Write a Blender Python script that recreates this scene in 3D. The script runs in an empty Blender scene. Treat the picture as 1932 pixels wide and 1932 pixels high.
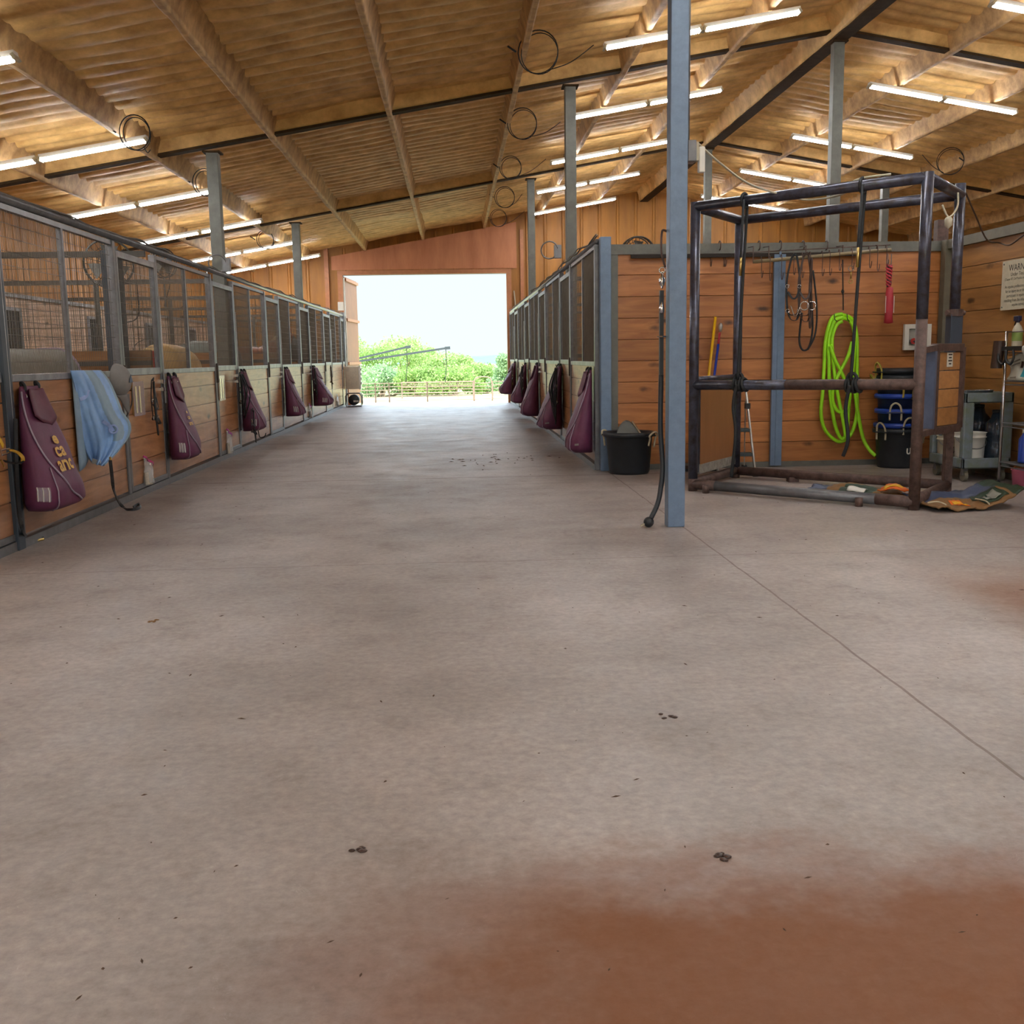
import bpy, bmesh, math, random
from mathutils import Vector, Matrix, noise as mn
R = math.radians
rnd = random.Random(7)
scn = bpy.context.scene
COL = scn.collection
# ------------------------------------------------------------------ camera
F = 1935.0
a = Vector(((858-966)/F, (966-676)/F, -1)).normalized()          # aisle direction in camera axes
hd = Vector((1, 0.0165, 0)).normalized()
up = hd.cross(a)
up = -up if up.y < 0 else up
up.normalize()
rt = a.cross(up).normalized()
MW = Matrix((rt, a, up))            # camera axes -> world axes
MWT = MW.copy()
CAM = Vector((0, 0, 1.3))
cd = bpy.data.cameras.new('camera')
cd.sensor_width = 36; cd.sensor_fit = 'HORIZONTAL'
cd.lens = 36*F/1932; cd.clip_end = 9000; cd.clip_start = .05
cam = bpy.data.objects.new('camera', cd); COL.objects.link(cam)
cam.matrix_world = Matrix.Translation(CAM) @ MWT.to_4x4()
scn.camera = cam
def ray(px, py): return MWT @ Vector(((px-966)/F, (966-py)/F, -1))
def onX(px, py, x): r = ray(px, py); return CAM + r*(x/r.x)
def onY(px, py, y): r = ray(px, py); return CAM + r*(y/r.y)
def onZ(px, py, z=0.0): r = ray(px, py); return CAM + r*((z-CAM.z)/r.z)
# ------------------------------------------------------------------ mesh helper
class MB:
    def __init__(s): s.v = []; s.f = []; s.m = []
    def add(s, vs, fs, mi=0):
        b = len(s.v); s.v += [Vector(p) for p in vs]
        s.f += [tuple(b+i for i in f) for f in fs]; s.m += [mi]*len(fs); return s
    def box(s, x0, x1, y0, y1, z0, z1, mi=0):
        vs = [(x, y, z) for x in (x0, x1) for y in (y0, y1) for z in (z0, z1)]
        return s.add(vs, [(0,1,3,2),(4,6,7,5),(0,4,5,1),(2,3,7,6),(0,2,6,4),(1,5,7,3)], mi)
    def beam(s, p0, p1, w, h, upv=(0,0,1), mi=0):
        p0 = Vector(p0); p1 = Vector(p1); d = (p1-p0).normalized(); u = Vector(upv)
        if abs(d.dot(u)) > .98: u = Vector((0,1,0))
        sd = d.cross(u).normalized()*(w/2); u = sd.cross(d).normalized()*(h/2)
        vs = []
        for p in (p0, p1): vs += [p-sd-u, p+sd-u, p+sd+u, p-sd+u]
        return s.add(vs, [(0,1,2,3),(7,6,5,4),(0,4,5,1),(1,5,6,2),(2,6,7,3),(3,7,4,0)], mi)
    def tube(s, pts, r, n=8, closed=False, mi=0):
        pts = [Vector(p) for p in pts]; N = len(pts)
        rs = r if isinstance(r, (list, tuple)) else [r]*N
        rings = []; prev = None
        for i, p in enumerate(pts):
            if closed: d = pts[(i+1) % N]-pts[i-1]
            else: d = pts[min(i+1, N-1)]-pts[max(i-1, 0)]
            d = d.normalized() if d.length > 1e-9 else Vector((0,0,1))
            if prev is None:
                prev = d.cross(Vector((0,0,1)) if abs(d.z) < .9 else Vector((1,0,0)))
            u = prev - d*prev.dot(d)
            if u.length < 1e-6: u = d.cross(Vector((1,.3,0)))
            u.normalize(); prev = u; w = d.cross(u)
            rings.append([p + (u*math.cos(t)+w*math.sin(t))*rs[i] for t in [2*math.pi*k/n for k in range(n)]])
        vs = [q for g in rings for q in g]; fs = []
        for i in range(N if closed else N-1):
            j = (i+1) % N
            for k in range(n):
                l = (k+1) % n; fs.append((i*n+k, i*n+l, j*n+l, j*n+k))
        if not closed: fs += [tuple(range(n))[::-1], tuple((N-1)*n+k for k in range(n))]
        return s.add(vs, fs, mi)
    def strap(s, pts, w, t, nrm=(0,0,1), mi=0):
        pts = [Vector(p) for p in pts]; N = len(pts); vs = []
        for i, p in enumerate(pts):
            d = (pts[min(i+1,N-1)]-pts[max(i-1,0)]).normalized(); n = Vector(nrm[i] if isinstance(nrm, list) else nrm)
            sd = d.cross(n)
            sd = sd.normalized() if sd.length > 1e-5 else Vector((1,0,0))
            n = sd.cross(d).normalized()
            vs += [p-sd*w/2-n*t/2, p+sd*w/2-n*t/2, p+sd*w/2+n*t/2, p-sd*w/2+n*t/2]
        fs = [(0,1,2,3), tuple((N-1)*4+k for k in (3,2,1,0))]
        for i in range(N-1):
            for k in range(4):
                l = (k+1) % 4; fs.append((i*4+k, i*4+4+k, i*4+4+l, i*4+l))
        return s.add(vs, fs, mi)
    def lathe(s, prof, c=(0,0,0), n=28, mi=0, cap=True, axis='Z'):
        c = Vector(c); vs = []
        for r, z in prof:
            for k in range(n):
                t = 2*math.pi*k/n
                q = Vector((r*math.cos(t), r*math.sin(t), z))
                if axis == 'X': q = Vector((q.z, q.x, q.y))
                if axis == 'Y': q = Vector((q.x, q.z, q.y))
                vs.append(c+q)
        fs = []
        for i in range(len(prof)-1):
            for k in range(n):
                l = (k+1) % n; fs.append((i*n+k, i*n+l, i*n+n+l, i*n+n+k))
        if cap: fs += [tuple(range(n))[::-1], tuple((len(prof)-1)*n+k for k in range(n))]
        return s.add(vs, fs, mi)
    def prism(s, poly, d, mi=0):
        poly = [Vector(p) for p in poly]; d = Vector(d); n = len(poly)
        fs = [tuple(range(n))[::-1], tuple(n+k for k in range(n))]+[(k, (k+1) % n, n+(k+1) % n, n+k) for k in range(n)]
        return s.add(poly+[p+d for p in poly], fs, mi)
    def grid(s, fn, nu, nv, mi=0, wrapu=False):
        vs = [fn(i/nu, j/nv) for j in range(nv+1) for i in range(nu if wrapu else nu+1)]
        W = nu if wrapu else nu+1; fs = []; ms = []
        for j in range(nv):
            for i in range(nu):
                k = (i+1) % W if wrapu else i+1
                fs.append((j*W+i, j*W+k, j*W+W+k, j*W+W+i)); ms.append(mi(( i+.5)/nu, (j+.5)/nv) if callable(mi) else mi)
        b = len(s.m); s.add(vs, fs, 0); s.m[b:] = ms; return s
    def build(s, name, mat, parent=None, smooth=False, solid=0, sub=0, bevel=0):
        off = Vector((0,0,0))
        if parent is not None:
            p = parent
            while p is not None: off += p.location; p = p.parent
        else:
            xs = [p.x for p in s.v]; ys = [p.y for p in s.v]; zs = [p.z for p in s.v]
            off = Vector(((min(xs)+max(xs))/2, (min(ys)+max(ys))/2, min(zs)))
        me = bpy.data.meshes.new(name)
        me.from_pydata([p-off for p in s.v], [], s.f); me.update()
        bm = bmesh.new(); bm.from_mesh(me); bmesh.ops.recalc_face_normals(bm, faces=bm.faces); bm.to_mesh(me); bm.free()
        mats = mat if isinstance(mat, (list, tuple)) else [mat]
        for m in mats: me.materials.append(m)
        if len(mats) > 1: me.polygons.foreach_set('material_index', s.m)
        if smooth: me.polygons.foreach_set('use_smooth', [True]*len(me.polygons))
        o = bpy.data.objects.new(name, me); COL.objects.link(o)
        if parent is None: o.location = off
        else: o.parent = parent
        if solid:
            md = o.modifiers.new('s', 'SOLIDIFY'); md.thickness = solid; md.offset = 0
        if bevel:
            md = o.modifiers.new('b', 'BEVEL'); md.width = bevel; md.segments = 2; md.limit_method = 'ANGLE'
        if sub:
            md = o.modifiers.new('u', 'SUBSURF'); md.levels = sub; md.render_levels = sub
        return o
def tag(o, label=None, cat=None, group=None, kind=None):
    if label: o['label'] = label
    if cat: o['category'] = cat
    if group: o['group'] = group
    if kind: o['kind'] = kind
    return o
def thing(name, label, cat, loc, group=None):
    o = bpy.data.objects.new(name, None); COL.objects.link(o)
    o.location = Vector(loc); o.empty_display_size = .1
    return tag(o, label, cat, group)
def dup(root, loc, label=None, rotz=None):
    r = root.copy(); COL.objects.link(r); r.location = loc
    if label: r['label'] = label
    if rotz is not None: r.rotation_euler = (0, 0, rotz)
    for ch in list(root.children):
        c = ch.copy(); COL.objects.link(c); c.parent = r
        for g in list(ch.children):
            d = g.copy(); COL.objects.link(d); d.parent = c
    return r
def struct(name, mb, mat, label, cat, parent=None, **k):
    o = mb.build(name, mat, parent, **k)
    if parent is None: tag(o, label, cat, kind='structure')
    return o
def smooth_path(pts, n=8):
    pts = [Vector(p) for p in pts]; out = []
    for i in range(len(pts)-1):
        p0 = pts[max(i-1,0)]; p1 = pts[i]; p2 = pts[i+1]; p3 = pts[min(i+2, len(pts)-1)]
        for k in range(n):
            t = k/n
            out.append(.5*((2*p1)+(p2-p0)*t+(2*p0-5*p1+4*p2-p3)*t*t+(-p0+3*p1-3*p2+p3)*t**3))
    out.append(pts[-1]); return out
def ringpts(c, r, nrm, n=20, ph=0.0):
    c = Vector(c); nrm = Vector(nrm).normalized()
    u = nrm.cross(Vector((0,0,1)) if abs(nrm.z) < .9 else Vector((1,0,0))).normalized(); w = nrm.cross(u)
    return [c+(u*math.cos(ph+2*math.pi*k/n)+w*math.sin(ph+2*math.pi*k/n))*r for k in range(n)]
def text_mesh(txt, size, bold=0.0):
    cu = bpy.data.curves.new('t', 'FONT'); cu.body = txt; cu.size = size; cu.align_x = 'CENTER'; cu.resolution_u = 2; cu.offset = bold
    ob = bpy.data.objects.new('t', cu); COL.objects.link(ob)
    dg = bpy.context.evaluated_depsgraph_get(); dg.update()
    me = bpy.data.meshes.new_from_object(ob.evaluated_get(dg))
    vs = [v.co.copy() for v in me.vertices]; fs = [tuple(p.vertices) for p in me.polygons]
    bpy.data.objects.remove(ob); bpy.data.curves.remove(cu); bpy.data.meshes.remove(me)
    return vs, fs
# ------------------------------------------------------------------ materials
MATS = {}
def new_mat(name):
    m = bpy.data.materials.new(name); m.use_nodes = True
    nt = m.node_tree; b = nt.nodes['Principled BSDF']; MATS[name] = m
    return m, nt, b
def N(nt, t, **kw):
    n = nt.nodes.new(t)
    for k, v in kw.items():
        if k in n.inputs: n.inputs[k].default_value = v
        else: setattr(n, k, v)
    return n
def lin(h):
    return tuple((c/12.92 if c <= .04045 else ((c+.055)/1.055)**2.4) for c in [int(h[i:i+2], 16)/255 for i in (0,2,4)])+(1,)
def simple(name, hexc, rough=.5, metal=0.0, var=.18, scale=9.0, bump=0.0, spec=.5, stretch=None, hex2=None, coat=0.0):
    m, nt, b = new_mat(name); L = nt.links
    tc = N(nt, 'ShaderNodeTexCoord'); nz = N(nt, 'ShaderNodeTexNoise', Scale=scale, Detail=5.0, Roughness=.65)
    if stretch:
        mp = N(nt, 'ShaderNodeMapping'); mp.inputs['Scale'].default_value = stretch
        L.new(tc.outputs['Object'], mp.inputs[0]); L.new(mp.outputs[0], nz.inputs['Vector'])
    else: L.new(tc.outputs['Object'], nz.inputs['Vector'])
    c = lin(hexc); d = lin(hex2) if hex2 else tuple(x*(1-var) for x in c[:3])+(1,)
    e = tuple(min(1, x*(1+var*.7)) for x in c[:3])+(1,)
    cr = N(nt, 'ShaderNodeValToRGB'); cr.color_ramp.elements[0].position = .3; cr.color_ramp.elements[1].position = .7
    cr.color_ramp.elements[0].color = d; cr.color_ramp.elements[1].color = e
    L.new(nz.outputs['Fac'], cr.inputs[0]); L.new(cr.outputs[0], b.inputs['Base Color'])
    b.inputs['Roughness'].default_value = rough; b.inputs['Metallic'].default_value = metal
    b.inputs['Specular IOR Level'].default_value = spec
    if coat: b.inputs['Coat Weight'].default_value = coat; b.inputs['Coat Roughness'].default_value = .2
    if bump:
        bp = N(nt, 'ShaderNodeBump', Strength=bump, Distance=.02); L.new(nz.outputs['Fac'], bp.inputs['Height']); L.new(bp.outputs[0], b.inputs['Normal'])
    return m
def wood(name, axis, dark, light, rough=.42, spec=.5, wash=None):
    m, nt, b = new_mat(name); L = nt.links
    tc = N(nt, 'ShaderNodeTexCoord'); geo = N(nt, 'ShaderNodeNewGeometry')
    mul = N(nt, 'ShaderNodeVectorMath', operation='MULTIPLY')
    sc = (1.0, 9, 9) if axis == 'X' else (9, 1.0, 9)
    if axis == 'Z': sc = (9, 9, 1.0)
    mul.inputs[1].default_value = sc; L.new(tc.outputs['Object'], mul.inputs[0])
    comb = N(nt, 'ShaderNodeCombineXYZ'); mm = N(nt, 'ShaderNodeMath', operation='MULTIPLY'); mm.inputs[1].default_value = 37.0
    L.new(geo.outputs['Random Per Island'], mm.inputs[0])
    for k in range(3): L.new(mm.outputs[0], comb.inputs[k])
    ad = N(nt, 'ShaderNodeVectorMath', operation='ADD'); L.new(mul.outputs[0], ad.inputs[0]); L.new(comb.outputs[0], ad.inputs[1])
    n1 = N(nt, 'ShaderNodeTexNoise', Scale=1.6, Detail=6.0, Roughness=.6, Distortion=.8); L.new(ad.outputs[0], n1.inputs['Vector'])
    cr = N(nt, 'ShaderNodeValToRGB'); cr.color_ramp.elements[0].position = .28; cr.color_ramp.elements[1].position = .72
    cr.color_ramp.elements[0].color = lin(dark); cr.color_ramp.elements[1].color = lin(light); L.new(n1.outputs['Fac'], cr.inputs[0])
    hs = N(nt, 'ShaderNodeHueSaturation'); L.new(cr.outputs[0], hs.inputs['Color'])
    mr = N(nt, 'ShaderNodeMapRange'); mr.inputs['To Min'].default_value = .78; mr.inputs['To Max'].default_value = 1.18
    L.new(geo.outputs['Random Per Island'], mr.inputs[0]); L.new(mr.outputs[0], hs.inputs['Value'])
    # knots
    mul2 = N(nt, 'ShaderNodeVectorMath', operation='MULTIPLY')
    mul2.inputs[1].default_value = {'X': (1.7, .01, 4.2), 'Y': (.01, 1.7, 4.2), 'Z': (4.2, .01, 1.7)}[axis]; L.new(tc.outputs['Object'], mul2.inputs[0])
    vo = N(nt, 'ShaderNodeTexVoronoi', Scale=1.0); L.new(mul2.outputs[0], vo.inputs['Vector'])
    n2 = N(nt, 'ShaderNodeTexNoise', Scale=14.0); L.new(tc.outputs['Object'], n2.inputs['Vector'])
    m2 = N(nt, 'ShaderNodeMath', operation='MULTIPLY_ADD'); m2.inputs[1].default_value = .12; L.new(n2.outputs['Fac'], m2.inputs[0]); L.new(vo.outputs['Distance'], m2.inputs[2])
    kr = N(nt, 'ShaderNodeValToRGB'); kr.color_ramp.elements[0].position = .13; kr.color_ramp.elements[1].position = .24
    kr.color_ramp.elements[0].color = (1,1,1,1); kr.color_ramp.elements[1].color = (0,0,0,1); L.new(m2.outputs[0], kr.inputs[0])
    mx = N(nt, 'ShaderNodeMix', data_type='RGBA'); L.new(kr.outputs[0], mx.inputs['Factor'])
    L.new(hs.outputs[0], mx.inputs['A']); mx.inputs['B'].default_value = tuple(x*.22 for x in lin(dark)[:3])+(1,)
    out = mx.outputs['Result']
    if wash:   # worn pale finish in patches
        n3 = N(nt, 'ShaderNodeTexNoise', Scale=2.2, Detail=6.0, Roughness=.7); L.new(tc.outputs['Object'], n3.inputs['Vector'])
        wr = N(nt, 'ShaderNodeValToRGB'); wr.color_ramp.elements[0].position = .42; wr.color_ramp.elements[1].position = .75
        wr.color_ramp.elements[1].color = (wash,)*3+(1,); L.new(n3.outputs['Fac'], wr.inputs[0])
        mw = N(nt, 'ShaderNodeMix', data_type='RGBA'); L.new(wr.outputs[0], mw.inputs['Factor']); L.new(out, mw.inputs['A'])
        mw.inputs['B'].default_value = lin('b8a296'); out = mw.outputs['Result']
    L.new(out, b.inputs['Base Color'])
    b.inputs['Roughness'].default_value = rough; b.inputs['Specular IOR Level'].default_value = spec
    bp = N(nt, 'ShaderNodeBump', Strength=.15, Distance=.01); L.new(n1.outputs['Fac'], bp.inputs['Height']); L.new(bp.outputs[0], b.inputs['Normal'])
    return m
def emis(name, col, s):
    m, nt, b = new_mat(name); b.inputs['Base Color'].default_value = (.8,.8,.8,1)
    b.inputs['Emission Color'].default_value = col; b.inputs['Emission Strength'].default_value = s; return m
def clear(name, hexc, alpha, rough=.12):
    m, nt, b = new_mat(name); b.inputs['Base Color'].default_value = lin(hexc); b.inputs['Roughness'].default_value = rough
    tr = N(nt, 'ShaderNodeBsdfTransparent'); mx = N(nt, 'ShaderNodeMixShader'); mx.inputs[0].default_value = alpha
    nt.links.new(tr.outputs[0], mx.inputs[1]); nt.links.new(b.outputs[0], mx.inputs[2])
    nt.links.new(mx.outputs[0], nt.nodes['Material Output'].inputs[0]); return m
woodX = wood('pine_boards_x', 'X', '8f552a', 'bd7c44')
woodY = wood('pine_boards_y', 'Y', '85562f', 'b58054', rough=.34, wash=.22)
woodYs = wood('pine_boards_side', 'Y', '80562c', 'a87842')
woodDull = wood('pine_boards_stall', 'X', '6f4a2a', '9a6c40', rough=.7)
woodPale = wood('pine_boards_back', 'Y', '9a7050', 'd2b090', rough=.6, wash=.8)
woodGate = wood('gate_boards', 'X', '9a6a3c', 'b98550')
foam = simple('spray_foam', 'e2b876', .62, var=.25, scale=3.0, bump=.25, hex2='b88c50', spec=.4)
foamD = simple('spray_foam_dusty', 'ccA672', .7, var=.3, scale=5.0, bump=.3, hex2='9c7a52', spec=.35)
foamW = simple('spray_foam_wall', 'a46c26', .6, var=.2, scale=1.6, bump=.12, stretch=(2.2,2.2,.3), hex2='865820')
flange = simple('rafter_flange', '40301f', .85, var=.3, spec=.15)
dusty = simple('dusty_grey_paint', '63625a', .5, .15, var=.2, scale=9)
steel = simple('blue_grey_paint', '697c93', .42, .15, var=.15, scale=14, spec=.5)
steelD = simple('dark_steel_pipe', '4c5060', .28, .45, var=.3, scale=12, hex2='382f2d')
rust = simple('rusty_steel', '5f4a42', .6, .2, var=.35, scale=16, hex2='3f2e29')
galv = simple('galvanised_steel', '6a696a', .34, .25, var=.25, scale=12)
wireM = simple('galvanised_wire', '6b6458', .5, .5, var=.2)
cap = simple('worn_channel', '86868a', .36, .25, var=.4, scale=7)
chrome = simple('chrome', 'd0d0d2', .16, 1.0, var=.05)
brass = simple('brass', 'b59a5c', .3, 1.0, var=.1)
maroon = simple('maroon_nylon', '632b49', .6, var=.22, scale=6, bump=.12, hex2='552440')
piping = simple('grey_piping', '9c8a98', .5, var=.1)
blackS = simple('black_webbing', '1c1c1e', .5, var=.3, scale=30)
blackR = simple('black_rope', '181a1c', .65, var=.3, scale=40, bump=.3)
brownL = simple('brown_leather', '3a2418', .45, var=.3, scale=20)
rubber = simple('black_rubber', '24272b', .48, var=.3, scale=6)
blueP = simple('blue_plastic', '20409a', .4, var=.2)
shadedBlueP = simple('shaded_blue_plastic', '14203f', .45, var=.2)  # blue tub bodies, shade between the rims darkened into the colour
ropeW = simple('cotton_rope', 'b5a88c', .8, var=.2, scale=40)
ropeY = simple('yellow_rope', 'a8963c', .7, var=.25, scale=40)
lblue = simple('light_blue_sheet', '8db4e0', .6, var=.16, scale=5, bump=.12, hex2='7c9ec8')
greyC = simple('grey_cloth', '84807c', .8, var=.15)
hoseG = simple('green_hose', '9be01a', .4, var=.12, scale=10)
whiteP = simple('white_plastic', 'dcd8cc', .4, var=.06)
offw = simple('aged_white', 'bdb49c', .6, var=.1)
ink = simple('black_ink', '33302e', .7, var=.1)
yellowP = simple('yellow_paint', 'e0ac18', .4, var=.08)
bluePole = simple('blue_paint', '1c3a9c', .35, var=.1)
redP = simple('red_cloth', 'b02f3a', .6, var=.2)
redB = simple('red_plastic', 'b8342c', .5, var=.15)
alu = simple('aluminium', 'b8b8b4', .35, .8, var=.1)
cartG = simple('grey_cart_plastic', '6c7480', .55, var=.15, hex2='606850')
smoke = clear('smoked_plastic', '2a343e', .82, .1)
zipc = clear('clear_bag_plastic', 'e8e4e0', .34, .15)
cardc = clear('clear_sleeve', 'cdbcc4', .35, .15)
pink = simple('pink_plastic', 'd0708a', .5, var=.1)
purple = simple('purple_zip', 'a8409c', .4, var=.1)
beige = simple('beige_enamel', 'b0a08c', .45, var=.08)
boltM = simple('white_enamel', 'e4e0d8', .4, var=.05)
tubeM = emis('lit_fluorescent_tube', (.93, .97, 1, 1), 40)
orange = simple('orange_print', 'e06a14', .5, var=.1)
yellowPr = simple('yellow_print', 'e6b020', .5, var=.1)
kraft = simple('kraft_paper', '7e5c34', .7, var=.2, scale=8)
sackB = simple('blue_print', '3c4660', .5, var=.15)
sackG = simple('green_print', '263a28', .5, var=.15)
gold = simple('gold_print', 'd09a24', .5, var=.1)
teal = simple('teal_print', '2a9aa8', .5, var=.1)
dark = simple('dark_opening', '17140f', .9, var=.2)
EXPO = 1.1
# ------------------------------------------------------------------ dimensions
LX, RX = -3.17, 1.62          # stall front planes
RIDGE, RZ, SL = 5.5, 5.71, .172
FAR = 30.0
FRAMES = [0.0, 7.5, 15.0, 22.5]
LEFTW, RIGHTW = -6.9, 17.6
def rz(x): return RZ-SL*abs(x-RIDGE)          # underside of rafters and purlins
def roofz(x): return rz(x)+.30
def wob(x, y, z, s, amp): return mn.noise(Vector((x*s, y*s, z*s)))*amp
# ------------------------------------------------------------------ floor material
def floor_mat():
    m, nt, b = new_mat('worn_concrete'); L = nt.links
    tc = N(nt, 'ShaderNodeNewGeometry'); pos = tc.outputs['Position']
    n1 = N(nt, 'ShaderNodeTexNoise', Scale=.55, Detail=5.0, Roughness=.6); L.new(pos, n1.inputs['Vector'])
    cr = N(nt, 'ShaderNodeValToRGB'); e = cr.color_ramp.elements
    e[0].position = .3; e[1].position = .7; e[0].color = lin('7d726c'); e[1].color = lin('a89e97'); L.new(n1.outputs['Fac'], cr.inputs[0])
    # fine trowel texture
    n2 = N(nt, 'ShaderNodeTexNoise', Scale=26.0, Detail=8.0, Roughness=.7); L.new(pos, n2.inputs['Vector'])
    ov = N(nt, 'ShaderNodeMix', data_type='RGBA', blend_type='OVERLAY'); ov.inputs['Factor'].default_value = .62
    L.new(cr.outputs[0], ov.inputs['A']); L.new(n2.outputs['Fac'], ov.inputs['B'])
    # dark stains
    n3 = N(nt, 'ShaderNodeTexNoise', Scale=2.6, Detail=7.0, Roughness=.75); L.new(pos, n3.inputs['Vector'])
    r3 = N(nt, 'ShaderNodeValToRGB'); r3.color_ramp.elements[0].position = .55; r3.color_ramp.elements[1].position = .82; L.new(n3.outputs['Fac'], r3.inputs[0])
    m3 = N(nt, 'ShaderNodeMix', data_type='RGBA'); f3 = N(nt, 'ShaderNodeMath', operation='MULTIPLY'); f3.inputs[1].default_value = .55
    L.new(r3.outputs[0], f3.inputs[0]); L.new(f3.outputs[0], m3.inputs['Factor']); L.new(ov.outputs['Result'], m3.inputs['A']); m3.inputs['B'].default_value = lin('5e5148')
    # pale scuffs
    n4 = N(nt, 'ShaderNodeTexNoise', Scale=7.0, Detail=8.0, Roughness=.85, Distortion=1.5); L.new(pos, n4.inputs['Vector'])
    r4 = N(nt, 'ShaderNodeValToRGB'); r4.color_ramp.elements[0].position = .60; r4.color_ramp.elements[1].position = .72; L.new(n4.outputs['Fac'], r4.inputs[0])
    f4 = N(nt, 'ShaderNodeMath', operation='MULTIPLY'); f4.inputs[1].default_value = .5; L.new(r4.outputs[0], f4.inputs[0])
    m4 = N(nt, 'ShaderNodeMix', data_type='RGBA'); L.new(f4.outputs[0], m4.inputs['Factor']); L.new(m3.outputs['Result'], m4.inputs['A']); m4.inputs['B'].default_value = lin('c9c2bb')
    # red-brown patches near and at right: dim warm light painted into the colour
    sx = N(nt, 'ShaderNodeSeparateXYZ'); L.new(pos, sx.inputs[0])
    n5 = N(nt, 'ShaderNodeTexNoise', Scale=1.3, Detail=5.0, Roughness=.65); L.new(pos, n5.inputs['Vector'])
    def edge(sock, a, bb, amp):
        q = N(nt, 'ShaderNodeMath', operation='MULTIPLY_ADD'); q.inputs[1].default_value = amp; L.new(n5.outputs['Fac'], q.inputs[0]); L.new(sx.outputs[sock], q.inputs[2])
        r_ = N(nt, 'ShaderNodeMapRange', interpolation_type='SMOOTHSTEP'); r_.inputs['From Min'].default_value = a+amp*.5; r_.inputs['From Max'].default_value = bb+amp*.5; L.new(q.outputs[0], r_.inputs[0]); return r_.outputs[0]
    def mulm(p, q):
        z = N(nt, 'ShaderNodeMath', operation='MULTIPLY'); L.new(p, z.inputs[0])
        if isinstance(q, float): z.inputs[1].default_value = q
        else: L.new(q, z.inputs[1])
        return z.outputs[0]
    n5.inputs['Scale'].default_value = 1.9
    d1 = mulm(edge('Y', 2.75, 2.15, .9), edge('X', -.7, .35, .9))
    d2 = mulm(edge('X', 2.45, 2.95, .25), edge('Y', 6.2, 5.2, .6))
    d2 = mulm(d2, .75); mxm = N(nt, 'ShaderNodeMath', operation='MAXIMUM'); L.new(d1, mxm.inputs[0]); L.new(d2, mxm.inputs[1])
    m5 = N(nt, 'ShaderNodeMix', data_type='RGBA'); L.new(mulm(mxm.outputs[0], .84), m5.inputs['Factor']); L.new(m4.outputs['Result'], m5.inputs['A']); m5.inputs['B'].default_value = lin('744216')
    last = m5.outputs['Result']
    # saw-cut control joints
    for sock, vals in (('Y', [6.5, 11.22, 16.34, 21.1, 25.8]), ('X', [1.706])):
        for v in vals:
            nw = N(nt, 'ShaderNodeTexNoise', Scale=3.0, Detail=4.0); L.new(pos, nw.inputs['Vector'])
            wv = N(nt, 'ShaderNodeMath', operation='MULTIPLY_ADD'); wv.inputs[1].default_value = .02; L.new(nw.outputs['Fac'], wv.inputs[0]); L.new(sx.outputs[sock], wv.inputs[2])
            cm = N(nt, 'ShaderNodeMath', operation='COMPARE'); cm.inputs[1].default_value = v+.01
            cm.inputs[2].default_value = .0065 if sock == 'X' else ((.005 if v < 9 else .02))
            L.new(wv.outputs[0], cm.inputs[0])
            fm = N(nt, 'ShaderNodeMath', operation='MULTIPLY'); fm.inputs[1].default_value = .72; L.new(cm.outputs[0], fm.inputs[0])
            mj = N(nt, 'ShaderNodeMix', data_type='RGBA'); L.new(fm.outputs[0], mj.inputs['Factor']); L.new(last, mj.inputs['A']); mj.inputs['B'].default_value = lin('52382a')
            last = mj.outputs['Result']
    mp6 = N(nt, 'ShaderNodeMapping'); mp6.inputs['Scale'].default_value = (.5, 3.2, 1); L.new(pos, mp6.inputs[0])
    n6 = N(nt, 'ShaderNodeTexNoise', Scale=1.0, Detail=6.0, Roughness=.65); L.new(mp6.outputs[0], n6.inputs['Vector'])
    r6 = N(nt, 'ShaderNodeMapRange'); r6.inputs['From Min'].default_value = .52; r6.inputs['From Max'].default_value = .75; r6.inputs['To Max'].default_value = .5; L.new(n6.outputs['Fac'], r6.inputs[0])
    m6 = N(nt, 'ShaderNodeMix', data_type='RGBA'); L.new(mulm(r6.outputs[0], edge('Y', 7.0, 11.0, .5)), m6.inputs['Factor']); L.new(last, m6.inputs['A']); m6.inputs['B'].default_value = lin('5c4a3e'); last = m6.outputs['Result']
    L.new(last, b.inputs['Base Color'])
    rr = N(nt, 'ShaderNodeMapRange'); rr.inputs['From Min'].default_value = .3; rr.inputs['From Max'].default_value = .7
    rr.inputs['To Min'].default_value = .36; rr.inputs['To Max'].default_value = .58
    L.new(n3.outputs['Fac'], rr.inputs[0]); L.new(rr.outputs[0], b.inputs['Roughness'])
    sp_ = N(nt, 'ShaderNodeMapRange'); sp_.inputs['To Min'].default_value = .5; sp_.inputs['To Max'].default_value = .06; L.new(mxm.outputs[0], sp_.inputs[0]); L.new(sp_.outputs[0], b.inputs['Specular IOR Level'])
    bp = N(nt, 'ShaderNodeBump', Strength=.08, Distance=.01); L.new(n2.outputs['Fac'], bp.inputs['Height']); L.new(bp.outputs[0], b.inputs['Normal'])
    return m
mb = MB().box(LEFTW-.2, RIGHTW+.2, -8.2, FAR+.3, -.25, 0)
fl = mb.build('floor', floor_mat()); tag(fl, 'worn concrete barn floor with saw cut joints', 'floor', kind='structure')
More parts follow.
